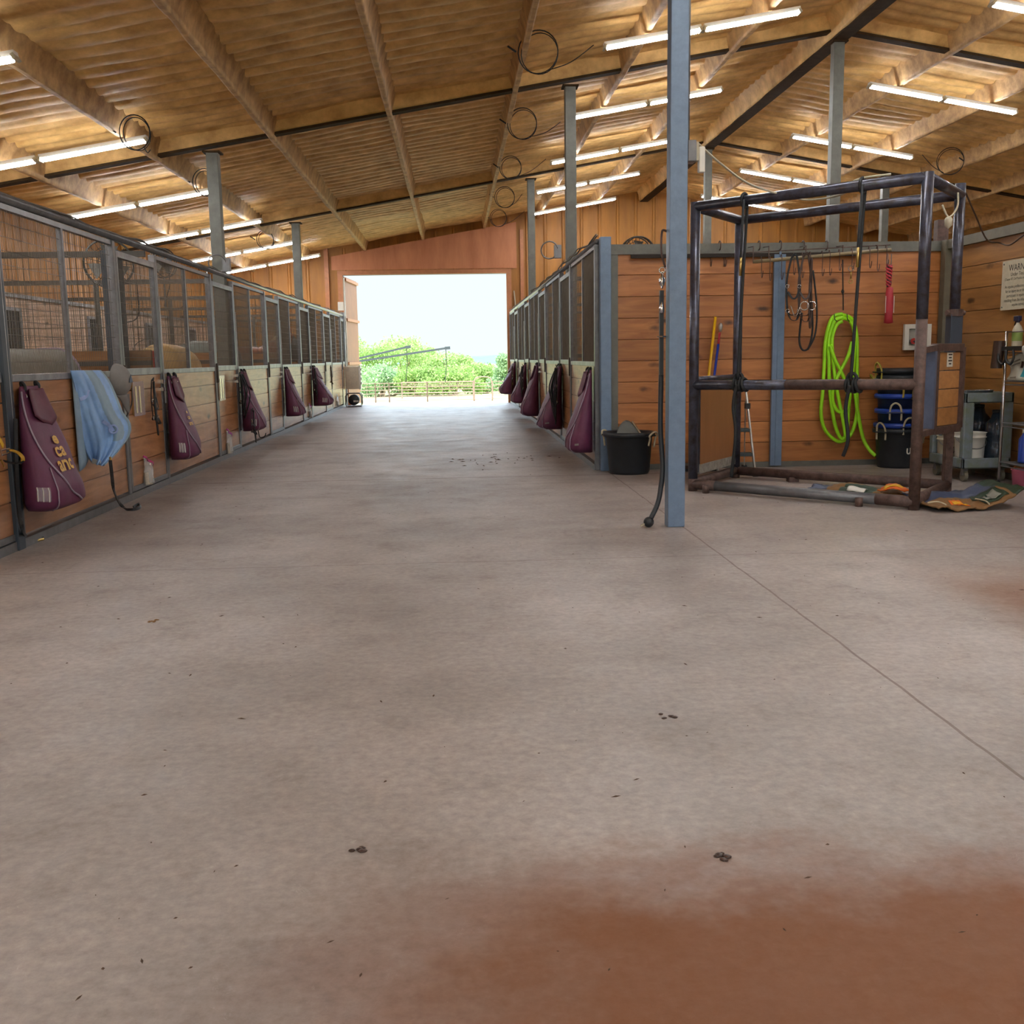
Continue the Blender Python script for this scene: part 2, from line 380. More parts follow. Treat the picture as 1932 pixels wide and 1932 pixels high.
# droppings and crumbs on the floor
def crumb(px, py, r, lab, m=None):
    c = onZ(px, py); b = MB()
    for k in range(7):
        q = c+Vector((rnd.uniform(-r,r), rnd.uniform(-r,r), 0)); rr = r*rnd.uniform(.25,.5)
        b.lathe([(rr*.6,0),(rr,rr*.2),(rr*.7,rr*.45),(0.001,rr*.55)], q, 7)
    tag(b.build('dirt_clump', m or brownL, smooth=True), lab, 'dirt')
crumb(1368, 1616, .025, 'dark clump of dirt on the floor in the right foreground')
crumb(1262, 1351, .028, 'thin dark dirt crumb on the floor in front of the blue steel column')
crumb(676, 1604, .022, 'brown dirt crumb left of centre in the near foreground floor')
crumb(290, 1172, .022, 'lone straw coloured crumb on the floor at left', kraft)
b = MB()
for k in range(320):
    y = 2.0+10*rnd.random()**1.5; x = rnd.uniform(-3.0, min(4.4, .25+.6*y)); r_ = rnd.choice([.0022,.0028,.0035,.0045,.006])
    if k % 9 == 0: x = rnd.gauss(.6, .35); y = rnd.gauss(13.2, .4); r_ = .014
    a_ = rnd.random()*3; d_ = Vector((math.cos(a_), math.sin(a_), 0))*r_*rnd.uniform(1,3.2); e_ = Vector((-d_.y, d_.x, 0)).normalized()*r_*.7; p_ = Vector((x, y, .0005))
    b.add([p_-d_, p_-e_, p_+d_, p_+e_, p_+Vector((0,0,r_*.6))], [(0,1,4),(1,2,4),(2,3,4),(3,0,4)])
tag(b.build('dirt_specks', simple('dirt_bits', '4e3a2a', .9)), 'scattered dirt and hay specks on the concrete floor', 'dirt', kind='stuff')
# ------------------------------------------------------------------ ceiling
PUR = [RIDGE-1.53, RIDGE-3.05, RIDGE-4.57, RIDGE-6.32, RIDGE-7.95, RIDGE-9.55, RIDGE-11.1, RIDGE+1.62, RIDGE+3.15, RIDGE+4.7, RIDGE+6.25, RIDGE+7.8, RIDGE+9.4]
b = MB()
def roof_side(x0, x1, nx):
    ys = []; y = -8.2
    while y < FAR+.2: ys.append(y); y += .055
    def fn(u, v):
        x = x0+(x1-x0)*u; y = ys[min(int(round(v*(len(ys)-1))), len(ys)-1)]
        ph = y/.315
        k = .35 + .65*min(1, max(0, (y-9)/4)) * (1.0 if x < RIDGE+12 else 1)
        k *= .75+.5*mn.noise(Vector((x*.5, y*.4, 3)))
        h = -.085*k*abs(math.sin(math.pi*(ph+.12*mn.noise(Vector((x*.9, y*.5, 9))))))**.6
        return Vector((x, y, roofz(x)+h+wob(x,y,1,.8,.03)+wob(x,y,5,4,.012)))
    b.grid(fn, nx, len(ys)-1)
roof_side(LEFTW, RIDGE, 70); roof_side(RIDGE, RIGHTW, 50)
n0 = len(b.v)
b.box(LEFTW-.3, RIDGE, -8.3, FAR+.3, 0, .02); b.box(RIDGE, RIGHTW+.3, -8.3, FAR+.3, 0, .02)
for p in b.v[n0:]: p.z += roofz(p.x)+.1
ceil = b.build('ceiling', foam, smooth=True); tag(ceil, 'corrugated roof lined with brown sprayed foam', 'ceiling', kind='structure')
TR = [0]
def trim(b, mat, lab, cat, **k):
    TR[0] += 1
    return struct('trim_%d' % TR[0], b, mat, lab, cat, **k)
def foam_purlin(x, wb=.034, wt=.085, extra=0):
    b = MB()
    def fn(u, v):
        y = -8+(FAR+8)*v; s = u*2-1; t = abs(s)
        zt = roofz(x)-.02; zb = rz(x)-extra
        if t < .3: dx = s/.3*wb; z = zb
        else:
            q = (t-.3)/.7; dx = math.copysign(wb+(wt-wb)*q**2.2*1.0+.02*q, s); z = zb+(zt-zb)*q
        xx = x+dx*(1+.25*mn.noise(Vector((x, y*1.3, s*2))))
        return Vector((xx, y, z+wob(xx, y, z, 2.2, .018)+(roofz(xx)-roofz(x))*(0 if t < .3 else 1)*.8))
    b.grid(fn, 14, 260)
    return b
names = {}
for i, x in enumerate(sorted(PUR)):
    trim(foam_purlin(x), foamD, 'foam covered roof purlin running the length of the barn, number %d from the left eave' % (i+1), 'purlin', smooth=True)
b = foam_purlin(RIDGE, .13, .22, .06)
ro = trim(b, foam, 'thick foam covered ridge beam along the roof peak', 'beam', smooth=True)
fb = MB().box(RIDGE-.11, RIDGE+.11, -8, FAR, rz(RIDGE)-.085, rz(RIDGE)-.055)
fb.build('flange', flange, ro)
for i, y in enumerate(FRAMES[1:]):
    for sgn, xe in ((-1, LEFTW), (1, RIGHTW)):
        b = MB()
        def fn(u, v):
            x = RIDGE+(xe-RIDGE)*v; s = u*2-1; t = abs(s)
            if t < .3: dy = s/.3*.06; z = rz(x)+.075
            else:
                q = (t-.3)/.7; dy = math.copysign(.06+.12*q**3, s); z = rz(x)+.075+.245*q
            return Vector((x, y+dy, z+wob(x, y+dy, z, 1.7, .02)))
        b.grid(fn, 14, 90)
        ro = trim(b, foam, 'foam covered steel rafter, frame %d from the camera, %s of the ridge' % (i+1, 'left' if sgn < 0 else 'right'), 'rafter', smooth=True)
        f2 = MB().beam((RIDGE, y, rz(RIDGE)+.06), (xe, y, rz(xe)+.06), .16, .035)
        f2.build('flange', flange, ro)
# ------------------------------------------------------------------ walls
DX0, DX1, DZ = -3.12, 1.53, 3.68
def gable_top(x): return roofz(x)+.08
b = MB()
b.prism([(LEFTW, FAR, 0), (DX0, FAR, 0), (DX0, FAR, gable_top(DX0)), (LEFTW, FAR, gable_top(LEFTW))], (0,.15,0))
b.prism([(DX0, FAR, DZ), (DX1, FAR, DZ), (DX1, FAR, gable_top(DX1)), (DX0, FAR, gable_top(DX0))], (0,.15,0))
b.prism([(DX1, FAR, 0), (RIGHTW, FAR, 0), (RIGHTW, FAR, gable_top(RIGHTW)), (RIDGE, FAR, gable_top(RIDGE)), (DX1, FAR, gable_top(DX1))], (0,.15,0))
xx = LEFTW+.2
while xx < RIGHTW:       # ribs of the metal siding under the foam
    z0 = DZ+.12 if DX0-.1 < xx < DX1+.1 else .02
    b.prism([(xx-.05, FAR, z0), (xx-.025, FAR-.03, z0), (xx+.025, FAR-.03, z0), (xx+.05, FAR, z0)], (0,0,rz(xx)+.2-z0))
    xx += .52
wf = b.build('wall_far', foamW); tag(wf, 'foam covered end wall around the open barn door', 'wall', kind='structure')
b = MB(); b.prism([(DX0-.3, FAR-.045, DZ+.14), (DX1+.3, FAR-.045, DZ+.14), (DX1+.3, FAR-.045, rz(DX1+.3)+.02), (DX0-.3, FAR-.045, rz(DX0-.3)+.02)], (0,.01,0))
b.build('header_panel', simple('header_foam', 'c08058', .6, var=.15, scale=1.4, bump=.1, stretch=(2,2,.4), hex2='ac6a44'), wf)
b = MB()
b.box(DX0-.14, DX0, FAR-.08, FAR+.16, 0, DZ+.1); b.box(DX1, DX1+.14, FAR-.08, FAR+.16, 0, DZ+.1); b.box(DX0-.14, DX1+.14, FAR-.1, FAR+.16, DZ, DZ+.12)
b.box(DX0-.5, DX0-.38, FAR-.1, FAR, 0, DZ+1.3); b.box(DX1+.4, DX1+.5, FAR-.1, FAR, 0, DZ+1.2)
trim(b, simple('door_frame_paint', 'b07248', .5, var=.15), 'orange brown steel frame around the open end door', 'frame')
# door leaf folded out at the left jamb
b = MB()
lx = DX0+.02; p1 = Vector((lx, FAR+.2, 0)); p2 = Vector((-2.95, FAR+2.3, 0))
b.prism([p1, p2, p2+Vector((-.05,0,0)), p1+Vector((-.05,0,0))], (0,0,DZ-.02))
dl = b.build('door_1', simple('door_foam', '8c5226', .5, var=.2, scale=2)); tag(dl, 'orange brown barn door leaf swung open outside the left jamb', 'door', kind='structure')
b = MB()
for z in (.03, 1.2, 2.45, DZ-.1): b.beam(p1+Vector((.03,0,z)), p2+Vector((.03,0,z)), .05, .08)

b.build('door_rail', MATS['door_frame_paint'], dl)
# back wall of the left stalls
b = MB(); z = 0
while z < 2.34: b.box(LEFTW-.04, LEFTW, -8, FAR, z, z+.232); z += .237
b.box(LEFTW-.1, LEFTW-.03, -8, FAR, 0, 2.37)
wl = b.build('wall_left', woodPale); tag(wl, 'pale pine board wall behind the left stalls', 'wall', kind='structure')
b = MB().box(LEFTW-.14, LEFTW-.02, -8, FAR, 2.4, roofz(LEFTW)+.06)
y = -7.8
while y < FAR-.3: b.prism([(LEFTW-.02,y-.05,2.4),(LEFTW-.004,y-.03,2.4),(LEFTW-.004,y+.03,2.4),(LEFTW-.02,y+.05,2.4)], (0,0,roofz(LEFTW)-2.35)); y += .3
b.build('foam_siding', foamW, wl)
MB().box(LEFTW-.05, LEFTW+.04, -8, FAR, 2.36, 2.42).build('top_edge', cap, wl)
for i, y in enumerate([12.9, 16.64, 20.4, 24.1, 27.8]):
    b = MB().box(LEFTW-.02, LEFTW+.012, y-.32, y+.32, 1.0, 2.2)
    w = b.build('window_%d' % (i+1), dark); tag(w, 'dark barred stall window in the left wall, %s from the camera' % ['nearest','second','third','fourth','farthest'][i], 'window', kind='structure')
    f = MB()
    for q in (-.34, .34): f.box(LEFTW, LEFTW+.04, y+q-.025, y+q+.025, .97, 2.18)
    f.box(LEFTW, LEFTW+.04, y-.36, y+.36, 2.15, 2.2); f.box(LEFTW, LEFTW+.04, y-.36, y+.36, .95, 1.0)
    f.build('window_frame', cap, w)
    g = MB()
    for q in range(1, 6): g.tube([(LEFTW+.03, y-.32+q*.107, 1.0), (LEFTW+.03, y-.32+q*.107, 2.15)], .01, 5)
    g.build('window_bars', galv, w)
# rear and far right walls, rear entrance behind the camera open to daylight
b = MB()
b.prism([(LEFTW,-8.15,0),(-4.2,-8.15,0),(-4.2,-8.15,gable_top(-4.2)),(LEFTW,-8.15,gable_top(LEFTW))],(0,.15,0))
b.prism([(-4.2,-8.15,4.0),(4.8,-8.15,4.0),(4.8,-8.15,gable_top(4.8)),(-4.2,-8.15,gable_top(-4.2))],(0,.15,0))
b.prism([(4.8,-8.15,0),(RIGHTW,-8.15,0),(RIGHTW,-8.15,gable_top(RIGHTW)),(RIDGE,-8.15,gable_top(RIDGE)),(4.8,-8.15,gable_top(4.8))],(0,.15,0))
wb = b.build('wall_back', foamW); tag(wb, 'foam covered wall with the rear entrance', 'wall', kind='structure')
b = MB().box(RIGHTW, RIGHTW+.12, -8, FAR, 0, roofz(RIGHTW)+.06)
wr = b.build('wall_outer', foamW); tag(wr, 'foam covered outer wall beyond the right stalls', 'wall', kind='structure')
# ------------------------------------------------------------------ wash bay walls
BY, BX, BH = 11.65, 5.58, 2.49
def planks(b, p0, p1, z0, z1, h, th, back=.02, gap=.006):
    p0 = Vector(p0); p1 = Vector(p1); d = (p1-p0).normalized(); n = Vector((d.y, -d.x, 0)); z = z0
    while z < z1-.01:
        zz = min(z+h-gap, z1)
        b.prism([p0+Vector((0,0,z)), p1+Vector((0,0,z)), p1+Vector((0,0,zz)), p0+Vector((0,0,zz))], n*-th); z += h
    q = n*-(th-.008)
    b.prism([p0+q+Vector((0,0,z0)), p1+q+Vector((0,0,z0)), p1+q+Vector((0,0,z1)), p0+q+Vector((0,0,z1))], n*-(back))
b = MB(); planks(b, (1.82, BY, 0), (BX, BY, 0), .05, 2.44, .238, .04)
wm = b.build('wall_middle', woodX, bevel=.003); tag(wm, 'knotty pine plank wall at the back of the grooming bay', 'wall', kind='structure')
b = MB().box(1.75, BX, BY-.04, BY+.09, BH-.08, BH+.03); b.box(1.77, BX, BY-.03, BY+.05, 0, .06); b.box(1.76, 1.84, BY-.03, BY+.06, 0, BH)
b.build('steel_frame', dusty, wm)
MB().box(1.98, 4.58, BY-.075, BY-.04, BH-.125, BH-.085).build('tack_board', simple('dark_board', '2a2018', .8), wm)
b = MB(); planks(b, (BX, BY, 0), (BX, 5.2, 0), .05, 2.44, .238, .04)
wr2 = b.build('wall_right', woodYs, bevel=.003); tag(wr2, 'knotty pine plank wall at the right of the grooming bay', 'wall', kind='structure')
b = MB().box(BX-.05, BX+.09, 5.2, BY, BH-.07, BH+.03); b.box(BX-.03, BX+.05, 5.2, BY, 0, .06); b.box(BX-.07, BX+.02, BY-.16, BY-.05, 0, BH+.03)
b.build('steel_frame', simple('dusty_channel', '6a6454', .6, .1), wr2)
b = MB().box(BX-.05, BX+.08, BY+.1, BY+.2, BH, BH+.28); b.build('bracket', rust, wr2)
# steel channel on the wall and the two corner posts
c = onY(1464, 700, BY-.02)
b = MB().box(c.x-.065, c.x+.065, BY-.085, BY-.042, .02, BH-.1); b.box(c.x-.012, c.x+.012, BY-.093, BY-.08, .02, BH-.06)
tag(b.build('steel_channel', steel), 'upright blue grey steel channel on the plank wall behind the stocks', 'post')
b = MB().box(1.635, 1.755, 11.56, 11.68, 0, 2.6); tag(b.build('corner_post', steel, bevel=.006), 'blue grey square corner post at the near end of the right stalls', 'post')
# ------------------------------------------------------------------ columns
def column(x, y, zt, lab, w=.13, m=None):
    root = thing('steel_column', lab, 'column', (x, y, 0), 'steel roof columns')
    MB().box(x-w/2, x+w/2, y-w/2, y+w/2, 0, zt).build('shaft', m or steel, root, bevel=.006)
    MB().box(x-w*.75, x+w*.75, y-w*.75, y+w*.75, zt-.012, zt+.01).build('cap_plate', flange, root)
    return root
PX = 1.655
pole = column(PX, 7.70, rz(PX)-.02, 'tall blue grey square column standing free in the foreground by the stocks', .13)
column(1.70, 15.0, rz(1.70)-.03, 'grey square column behind the right stall fronts, nearer one of two', .15, dusty)
column(1.70, 22.5, rz(1.70)-.03, 'grey square column behind the right stall fronts, farther one near the door', .15, dusty)
column(-3.28, 15.0, rz(-3.28)-.03, 'grey square column behind the left stall fronts, nearer one of two', .16, dusty)
column(-3.28, 22.5, rz(-3.28)-.03, 'grey square column behind the left stall fronts, farther one of two', .16, dusty)
column(RIDGE, 15.0, rz(RIDGE)-.1, 'grey ridge column rising behind the grooming bay wall, nearer one under the roof peak', .15, dusty)
column(RIDGE, 22.5, rz(RIDGE)-.1, 'grey ridge column farther back, seen just right of the foreground column', .15, dusty)
column(9.38, 22.5, rz(9.38)-.03, 'distant grey column beyond the grooming bay, rightmost of the columns', .15, dusty)
# ------------------------------------------------------------------ fluorescent lights
def fixture(c, sgn, ln, lab):
    root = thing('fluorescent_light', lab, 'light fixture', c, 'fluorescent strip lights')
    d = Vector((1, 0, -SL*sgn)).normalized(); c = Vector(c); u = Vector((0,1,0))
    h = MB().beam(c-d*ln/2, c+d*ln/2, .105, .05); h.build('housing', boltM, root)
    for q in (-.038, .038):
        p = c+u*q-Vector((0,0,.036)); t = MB().tube([p-d*(ln/2-.04), p+d*(ln/2-.04)], .019, 10); t.build('tube', tubeM, root, smooth=True)
    for s in (-1, 1): MB().beam(c+d*(ln/2-.02)*s-Vector((0,0,.035)), c+d*(ln/2+.008)*s-Vector((0,0,.025)), .14, .05).build('end_cap', offw, root)
def pairlights(xa, ya, xb, yb, region, nth):
    # both ends lie just under the purlins; depth from the picture of the pair's middle
    sgn = 1 if (xa+xb)/2 > 1330 and yb > ya else -1
    mx, my = (xa+xb)/2, (ya+yb)/2
    lo, hi = 4.0, 40.0
    for _ in range(60):
        m = (lo+hi)/2; p = onY(mx, my, m)
        if p.z < rz(p.x)-.09: lo = m
        else: hi = m
    y = min(m, 28.3); A = onY(xa, ya, y); B = onY(xb, yb, y); ln = (B.x-A.x)
    for h in (0, 1):
        x = A.x+ln*(.25+.5*h)
        fixture((x, y, rz(x)-.055), 1 if x > RIDGE else -1, ln*.485*math.sqrt(1+SL*SL), 'glowing fluorescent strip light %s, %s pair from the camera, %s half' % (region, nth, ('left','right')[h]))
O = ['nearest','second','third','fourth','fifth','sixth']
for i, q in enumerate([(-240,146,34,122), (-140,316,283,290), (118,397,402,378), (259,447,497,431), (356,483,559,470), (404,508,606,497)]):
    pairlights(*q, 'over the left stalls', O[i])
for i, q in enumerate([(1137,92,1511,22), (1080,222,1363,171), (1037,307,1300,262), (1010,364,1208,328), (1001,405,1163,376)]):
    pairlights(*q, 'left of the ridge beam', O[i])
for i, q in enumerate([(1868,10,2240,75), (1637,166,1918,210), (1492,260,1722,296), (1394,325,1592,354), (1321,373,1488,396)]):
    pairlights(*q, 'right of the ridge beam', O[i])
# ------------------------------------------------------------------ cable loops under the roof
def roofpt(px, py, drop=.06):
    lo, hi = 4, 40
    for _ in range(60):
        m = (lo+hi)/2; p = onY(px, py, m)
        if p.z < rz(p.x)-drop: lo = m
        else: hi = m
    return p
for i, (px, py, r, tail, where) in enumerate([(1015,98,.24,(1120,85),'nearest above the aisle'), (985,233,.23,(1058,230),'second above the aisle'), (963,316,.21,(1030,300),'third above the aisle'), (952,372,.23,(985,366),'fourth above the aisle'), (940,411,.22,(990,398),'farthest above the aisle'),
        (254,250,.2,(284,282),'over the left stalls, nearest'), (386,344,.2,(402,352),'over the left stalls beside the near column'), (500,452,.2,(520,452),'over the left stalls beside the far column'), (1793,304,.25,(1740,292),'right of the ridge beam')]):
    c = roofpt(px, py); b = MB()
    # loop hangs in a near vertical plane facing along the barn
    n = Vector((.25, 1, .1))
    b.tube(ringpts(c, r, n, 26), .0075, 6, closed=True)
    b.tube(ringpts(c+Vector((.02,.02,-.015)), r*.94, n+Vector((.1,0,.1)), 26), .006, 6, closed=True)
    t = onY(tail[0], tail[1], c.y); e = c+Vector((r*.5 if t.x > c.x else -r*.5, 0, -r*.86))
    b.tube(smooth_path([e, (e+t)/2+Vector((0,0,-.05)), t]), .006, 6)
    g = c-Vector((r+.02, 0, 0)) if t.x > c.x else c+Vector((r+.02,0,0))
    b.tube([g, (g.x-.1, g.y, rz(g.x)+.05)], .012, 6)
    tag(b.build('cable_loop', blackR, smooth=True), 'coiled black cable hanging under the roof, %s' % where, 'cable', 'coiled cables under the roof')
# ------------------------------------------------------------------ stall fronts
UL, UR = 1.275, 1.30
def YL(k): return min(7.45+UL*k, 29.85)
def YR(k): return 11.62+UR*k
def railz(s, y): return 2.48+.006*max(0, y-14) if s < 0 else 2.58
BT = 1.225
def mesh_panel(parent, x, y0, y1, z0, z1, sv, sh, r):
    b = MB(); n = max(2, int(round((y1-y0)/sv))); m = max(2, int(round((z1-z0)/sh)))
    for i in range(1, n): y = y0+(y1-y0)*i/n; b.tube([(x, y, z0), (x, y, z1)], r, 4)
    for j in range(1, m): z = z0+(z1-z0)*j/m; b.tube([(x+r, y0, z), (x+r, y1, z)], r, 4)
    return b.build('wire_mesh', wireM, parent)
def boards(parent, x, y0, y1, z0, z1, s):
    b = MB(); z = z0; h = .232
    while z < z1-.02:
        zz = min(z+h-.009, z1); b.box(x-.02, x+.02, y0, y1, z, zz); z += h
    b.box(x-.008, x+.008, y0, y1, z0, z1)
    return b.build('boards', woodY, parent, bevel=.003)
def fixed_panel(s, x, y0, y1, lab, full=True):
    root = thing('stall_fence', lab, 'stall fence', (x, (y0+y1)/2, 0), 'fixed stall front panels')
    o = -s      # +1 means towards the aisle
    for y in (y0+.035, y1-.035):
        zt = railz(s, y)-.05
        MB().box(x-.035, x+.035, y-.035, y+.035, 0, zt).build('post', galv, root, bevel=.005)
    ym = (y0+y1)/2
    MB().box(x-.022, x+.022, ym-.022, ym+.022, BT, railz(s, ym)-.05).build('mullion', galv, root, bevel=.004)
    boards(root, x, y0+.07, y1-.07, .09, BT-.03, s)
    b = MB(); b.box(x-.034, x+.034, y0+.07, y1-.07, BT-.04, BT+.012); b.build('cap_channel', cap, root, bevel=.004)
    b = MB(); b.beam((x, y0+.07, railz(s, y0)-.07), (x, y1-.07, railz(s, y1)-.07), .045, .04); b.build('top_bar', galv, root)
    zt = min(railz(s, y0), railz(s, y1))-.08
    mesh_panel(root, x, y0+.07, ym-.022, BT, zt, .026, .10, .0021)
    mesh_panel(root, x, ym+.022, y1-.07, BT, zt, .052, .104, .0018)
    return root
palerod = simple('pale_rod', 'b8b8b6', .3, .2)
def door(s, x, y0, y1, lab):
    root = thing('stall_door', lab, 'stall door', (x, (y0+y1)/2, 0), 'stall doors')
    o = -s; xd = x+o*.008; zt = min(railz(s, y0), railz(s, y1))-.13
    for y in (y0+.03, y1-.03): MB().box(xd-.028, xd+.028, y-.025, y+.025, .07, zt).build('stile', galv, root, bevel=.005)
    MB().box(xd-.028, xd+.028, y0+.05, y1-.05, zt-.06, zt).build('top_rail', cap, root, bevel=.005)
    MB().box(xd-.028, xd+.028, y0+.05, y1-.05, .07, .12).build('bottom_rail', galv, root, bevel=.005)
    MB().box(xd-.03, xd+.03, y0+.055, y1-.055, BT-.04, BT+.03).build('middle_rail', cap, root, bevel=.005)
    boards(root, xd, y0+.055, y1-.055, .12, BT-.04, s)
    mesh_panel(root, xd, y0+.055, y1-.055, BT+.03, zt-.06, .03, .10, .0021)
    MB().box(xd+o*.02, xd+o*.045, y0+.0, y0+.05, BT-.19, BT+.06).build('latch_handle', simple('latch_grip', '4a3c30', .6) if 'latch_grip' not in MATS else MATS['latch_grip'], root, bevel=.006)
    MB().tube([(xd+o*.045, y1-.0, BT-.35), (xd+o*.045, y1-.0, zt-.35)], .009, 8).build('latch_rod', palerod, root, smooth=True)
    b = MB(); b.box(xd+o*.02, xd+o*.05, y1-.06, y1+.04, BT-.14, BT-.1); b.box(xd+o*.02, xd+o*.05, y1-.06, y1+.04, BT-.22, BT-.18); b.build('bolt', chrome, root)
    return root
OL = ['nearest', 'second', 'third', 'fourth', 'fifth', 'sixth', 'farthest']
door(-1, LX, YL(-1), YL(0)-.04, 'left row stall door cut by the left edge of the photo')
for i in range(6):
    k = 3*i
    fixed_panel(-1, LX, YL(k), YL(k+2), 'pine and wire mesh stall front panel in the left row, %s from the camera' % OL[i])
    door(-1, LX, YL(k+2), YL(k+3), 'pine and wire mesh stall door in the left row, %s full door from the camera' % OL[i])
for i in range(5):
    k = 3*i
    fixed_panel(1, RX, YR(k)+.06, YR(k+2), 'pine and wire mesh stall front panel in the right row, %s from the camera' % OL[i])
    if i < 4: door(1, RX, YR(k+2), YR(k+3), 'pine and wire mesh stall door in the right row, %s from the camera' % OL[i])
# wide steel post at the near end of the left row
b = MB().box(LX-.06, LX+.06, YL(0)-.12, YL(0)-.005, 0, 2.44)
tag(b.build('stall_post', simple('dark_grey_paint', '3e464e', .45, .2), bevel=.006), 'dark grey steel post at the left photo edge beside the first maroon bag', 'post')
for s, x, y0, y1, lab in ((-1, LX, 5.0, 29.8, 'left'), (1, RX, 11.7, 29.8, 'right')):
    b = MB(); b.tube([(x, y0, railz(s,y0)-.02), (x, y1, railz(s,y1)-.02)], .033, 12)
    tag(b.build('top_pipe', galv, smooth=True), 'long steel pipe along the top of the %s stall fronts' % lab, 'pipe')
    b = MB(); pts = []
    y = y0
    while y < y1:
        pts.append((x+rnd.uniform(-.02,.02), y, railz(s,y)+.025+rnd.uniform(-.008,.03))); y += .45
    b.tube(smooth_path(pts, 4), .009, 6)
    pts = [(p[0]-.02*s+rnd.uniform(-.02,.02), p[1], p[2]+rnd.uniform(-.01,.012)) for p in pts]
    b2 = b.tube(smooth_path(pts, 4), .007, 6)
    tag(b2.build('power_cable', simple('dusty_cable', '6e675e', .8) if 'dusty_cable' not in MATS else MATS['dusty_cable'], smooth=True), 'dusty cable lying along the top pipe of the %s stall fronts' % lab, 'cable')
    b = MB().box(x-.045, x+.045, y0, y1, 0, .065)
    tag(b.build('floor_channel', galv), 'steel floor channel under the %s stall fronts' % lab, 'channel')
b = MB().box(LX-.05, LX+.06, 29.855, 29.97, 0, 2.64); tag(b.build('end_post', cap, bevel=.005), 'pale steel post ending the left stall row by the barn door', 'post')
b = MB().box(-3.62, -3.44, YL(3)-.22, YL(3)-.07, 0, 2.46); tag(b.build('stall_post', simple('dark_slate_paint', '3c4248', .5, .2), bevel=.006), 'wide dark steel post behind the first full left stall door', 'post')
# partitions between stalls
partS = simple('dusty_dark_steel', '4c463e', .5, .2, var=.2)
def partition(x0, x1, y, lab):
    root = thing('stall_partition', lab, 'partition', ((x0+x1)/2, y, 0), 'partitions between stalls')
    b = MB(); z = .05
    while z < 1.25: b.box(x0, x1, y-.02, y+.02, z, z+.227); z += .232
    b.box(x0, x1, y-.008, y+.008, .05, 1.25)
    b.build('boards', woodDull, root)
    MB().box(x0, x1, y-.03, y+.03, 1.28, 1.33).build('cap_channel', partS, root)
    MB().beam((x0, y, 2.44), (x1, y, 2.44), .05, .06).build('top_bar', partS, root)
    xm = (x0+x1)/2; MB().box(xm-.03, xm+.03, y-.03, y+.03, 1.3, 2.44).build('post', partS, root)
    b = MB(); n = int((x1-x0)/.06)
    for i in range(1, n): b.tube([(x0+(x1-x0)*i/n, y, 1.32), (x0+(x1-x0)*i/n, y, 2.42)], .0022, 4)
    for j in range(1, 9): b.tube([(x0, y, 1.32+1.1*j/9), (x1, y, 1.32+1.1*j/9)], .0022, 4)
    b.build('wire_mesh', wireM, root)
for i in range(6): partition(LEFTW+.06, LX-.06, YL(3*i+3)-.0, 'board and bar partition between left stalls, %s from the camera' % OL[i])
for i in range(4): partition(RX+.06, BX-.1, YR(3*i+3), 'board and bar partition between right stalls, %s from the camera' % OL[i])
# ------------------------------------------------------------------ basket fans
def fan(c, r, n, lab):
    root = thing('basket_fan', lab, 'fan', c, 'round stall fans'); c = Vector(c); n = Vector(n).normalized()
    b = MB()
    for q, rr in ((0, 1), (.06, 1.02), (.12, .98), (.0, .72), (.0, .45)): b.tube(ringpts(c+n*q, r*rr, n, 32), .008 if rr > .9 else .004, 6, closed=True)
    u = n.cross(Vector((0,0,1))).normalized(); w = n.cross(u)
    for k in range(24):
        t = 2*math.pi*k/24; d = u*math.cos(t)+w*math.sin(t); b.tube([c+d*.06, c+d*r-n*.01, c+d*r+n*.12], .0035, 4)
    b.build('wire_guard', simple('fan_guard', '3c3a34', .5, .4) if 'fan_guard' not in MATS else MATS['fan_guard'], root)
    b = MB()
    for k in range(3):
        t = 2*math.pi*k/3; d = u*math.cos(t)+w*math.sin(t); e = u*math.cos(t+.9)+w*math.sin(t+.9)
        b.prism([c+n*.03+d*.05, c+n*.02+d*r*.85, c+n*.07+e*r*.85, c+n*.07+e*.05], n*.006)
    b.build('blade', simple('fan_blade', '55524c', .5, .4) if 'fan_blade' not in MATS else MATS['fan_blade'], root)
    MB().tube([c-n*.02, c+n*.2], .07, 16).build('motor', rubber, root, smooth=True)
    b = MB(); b.tube([c+w*r*1.0+n*.06, c+w*(r+.5)+n*.06], .014, 6); b.build('bracket', galv, root)
    cb = MB(); cb.tube(smooth_path([c+n*.18, c+Vector((.1,.1,-.35)), c+Vector((.0,.1,-.72)), c+Vector((.3,.1,-.7)), c+Vector((.32,.1,-.2))], 8), .008, 6); cb.build('cord', blackS, root, smooth=True)
fan(onY(205, 498, 14.3), .31, (.35, -1, 0), 'large round basket fan hanging in the left stalls, nearer of two')
fan(onY(303, 497, 17.9), .24, (.9, -.6, 0), 'smaller round basket fan hanging in the left stalls, farther of two')
fan(onY(1200, 480, 12.6), .2, (.2, -1, 0), 'round fan peeking over the grooming bay wall')
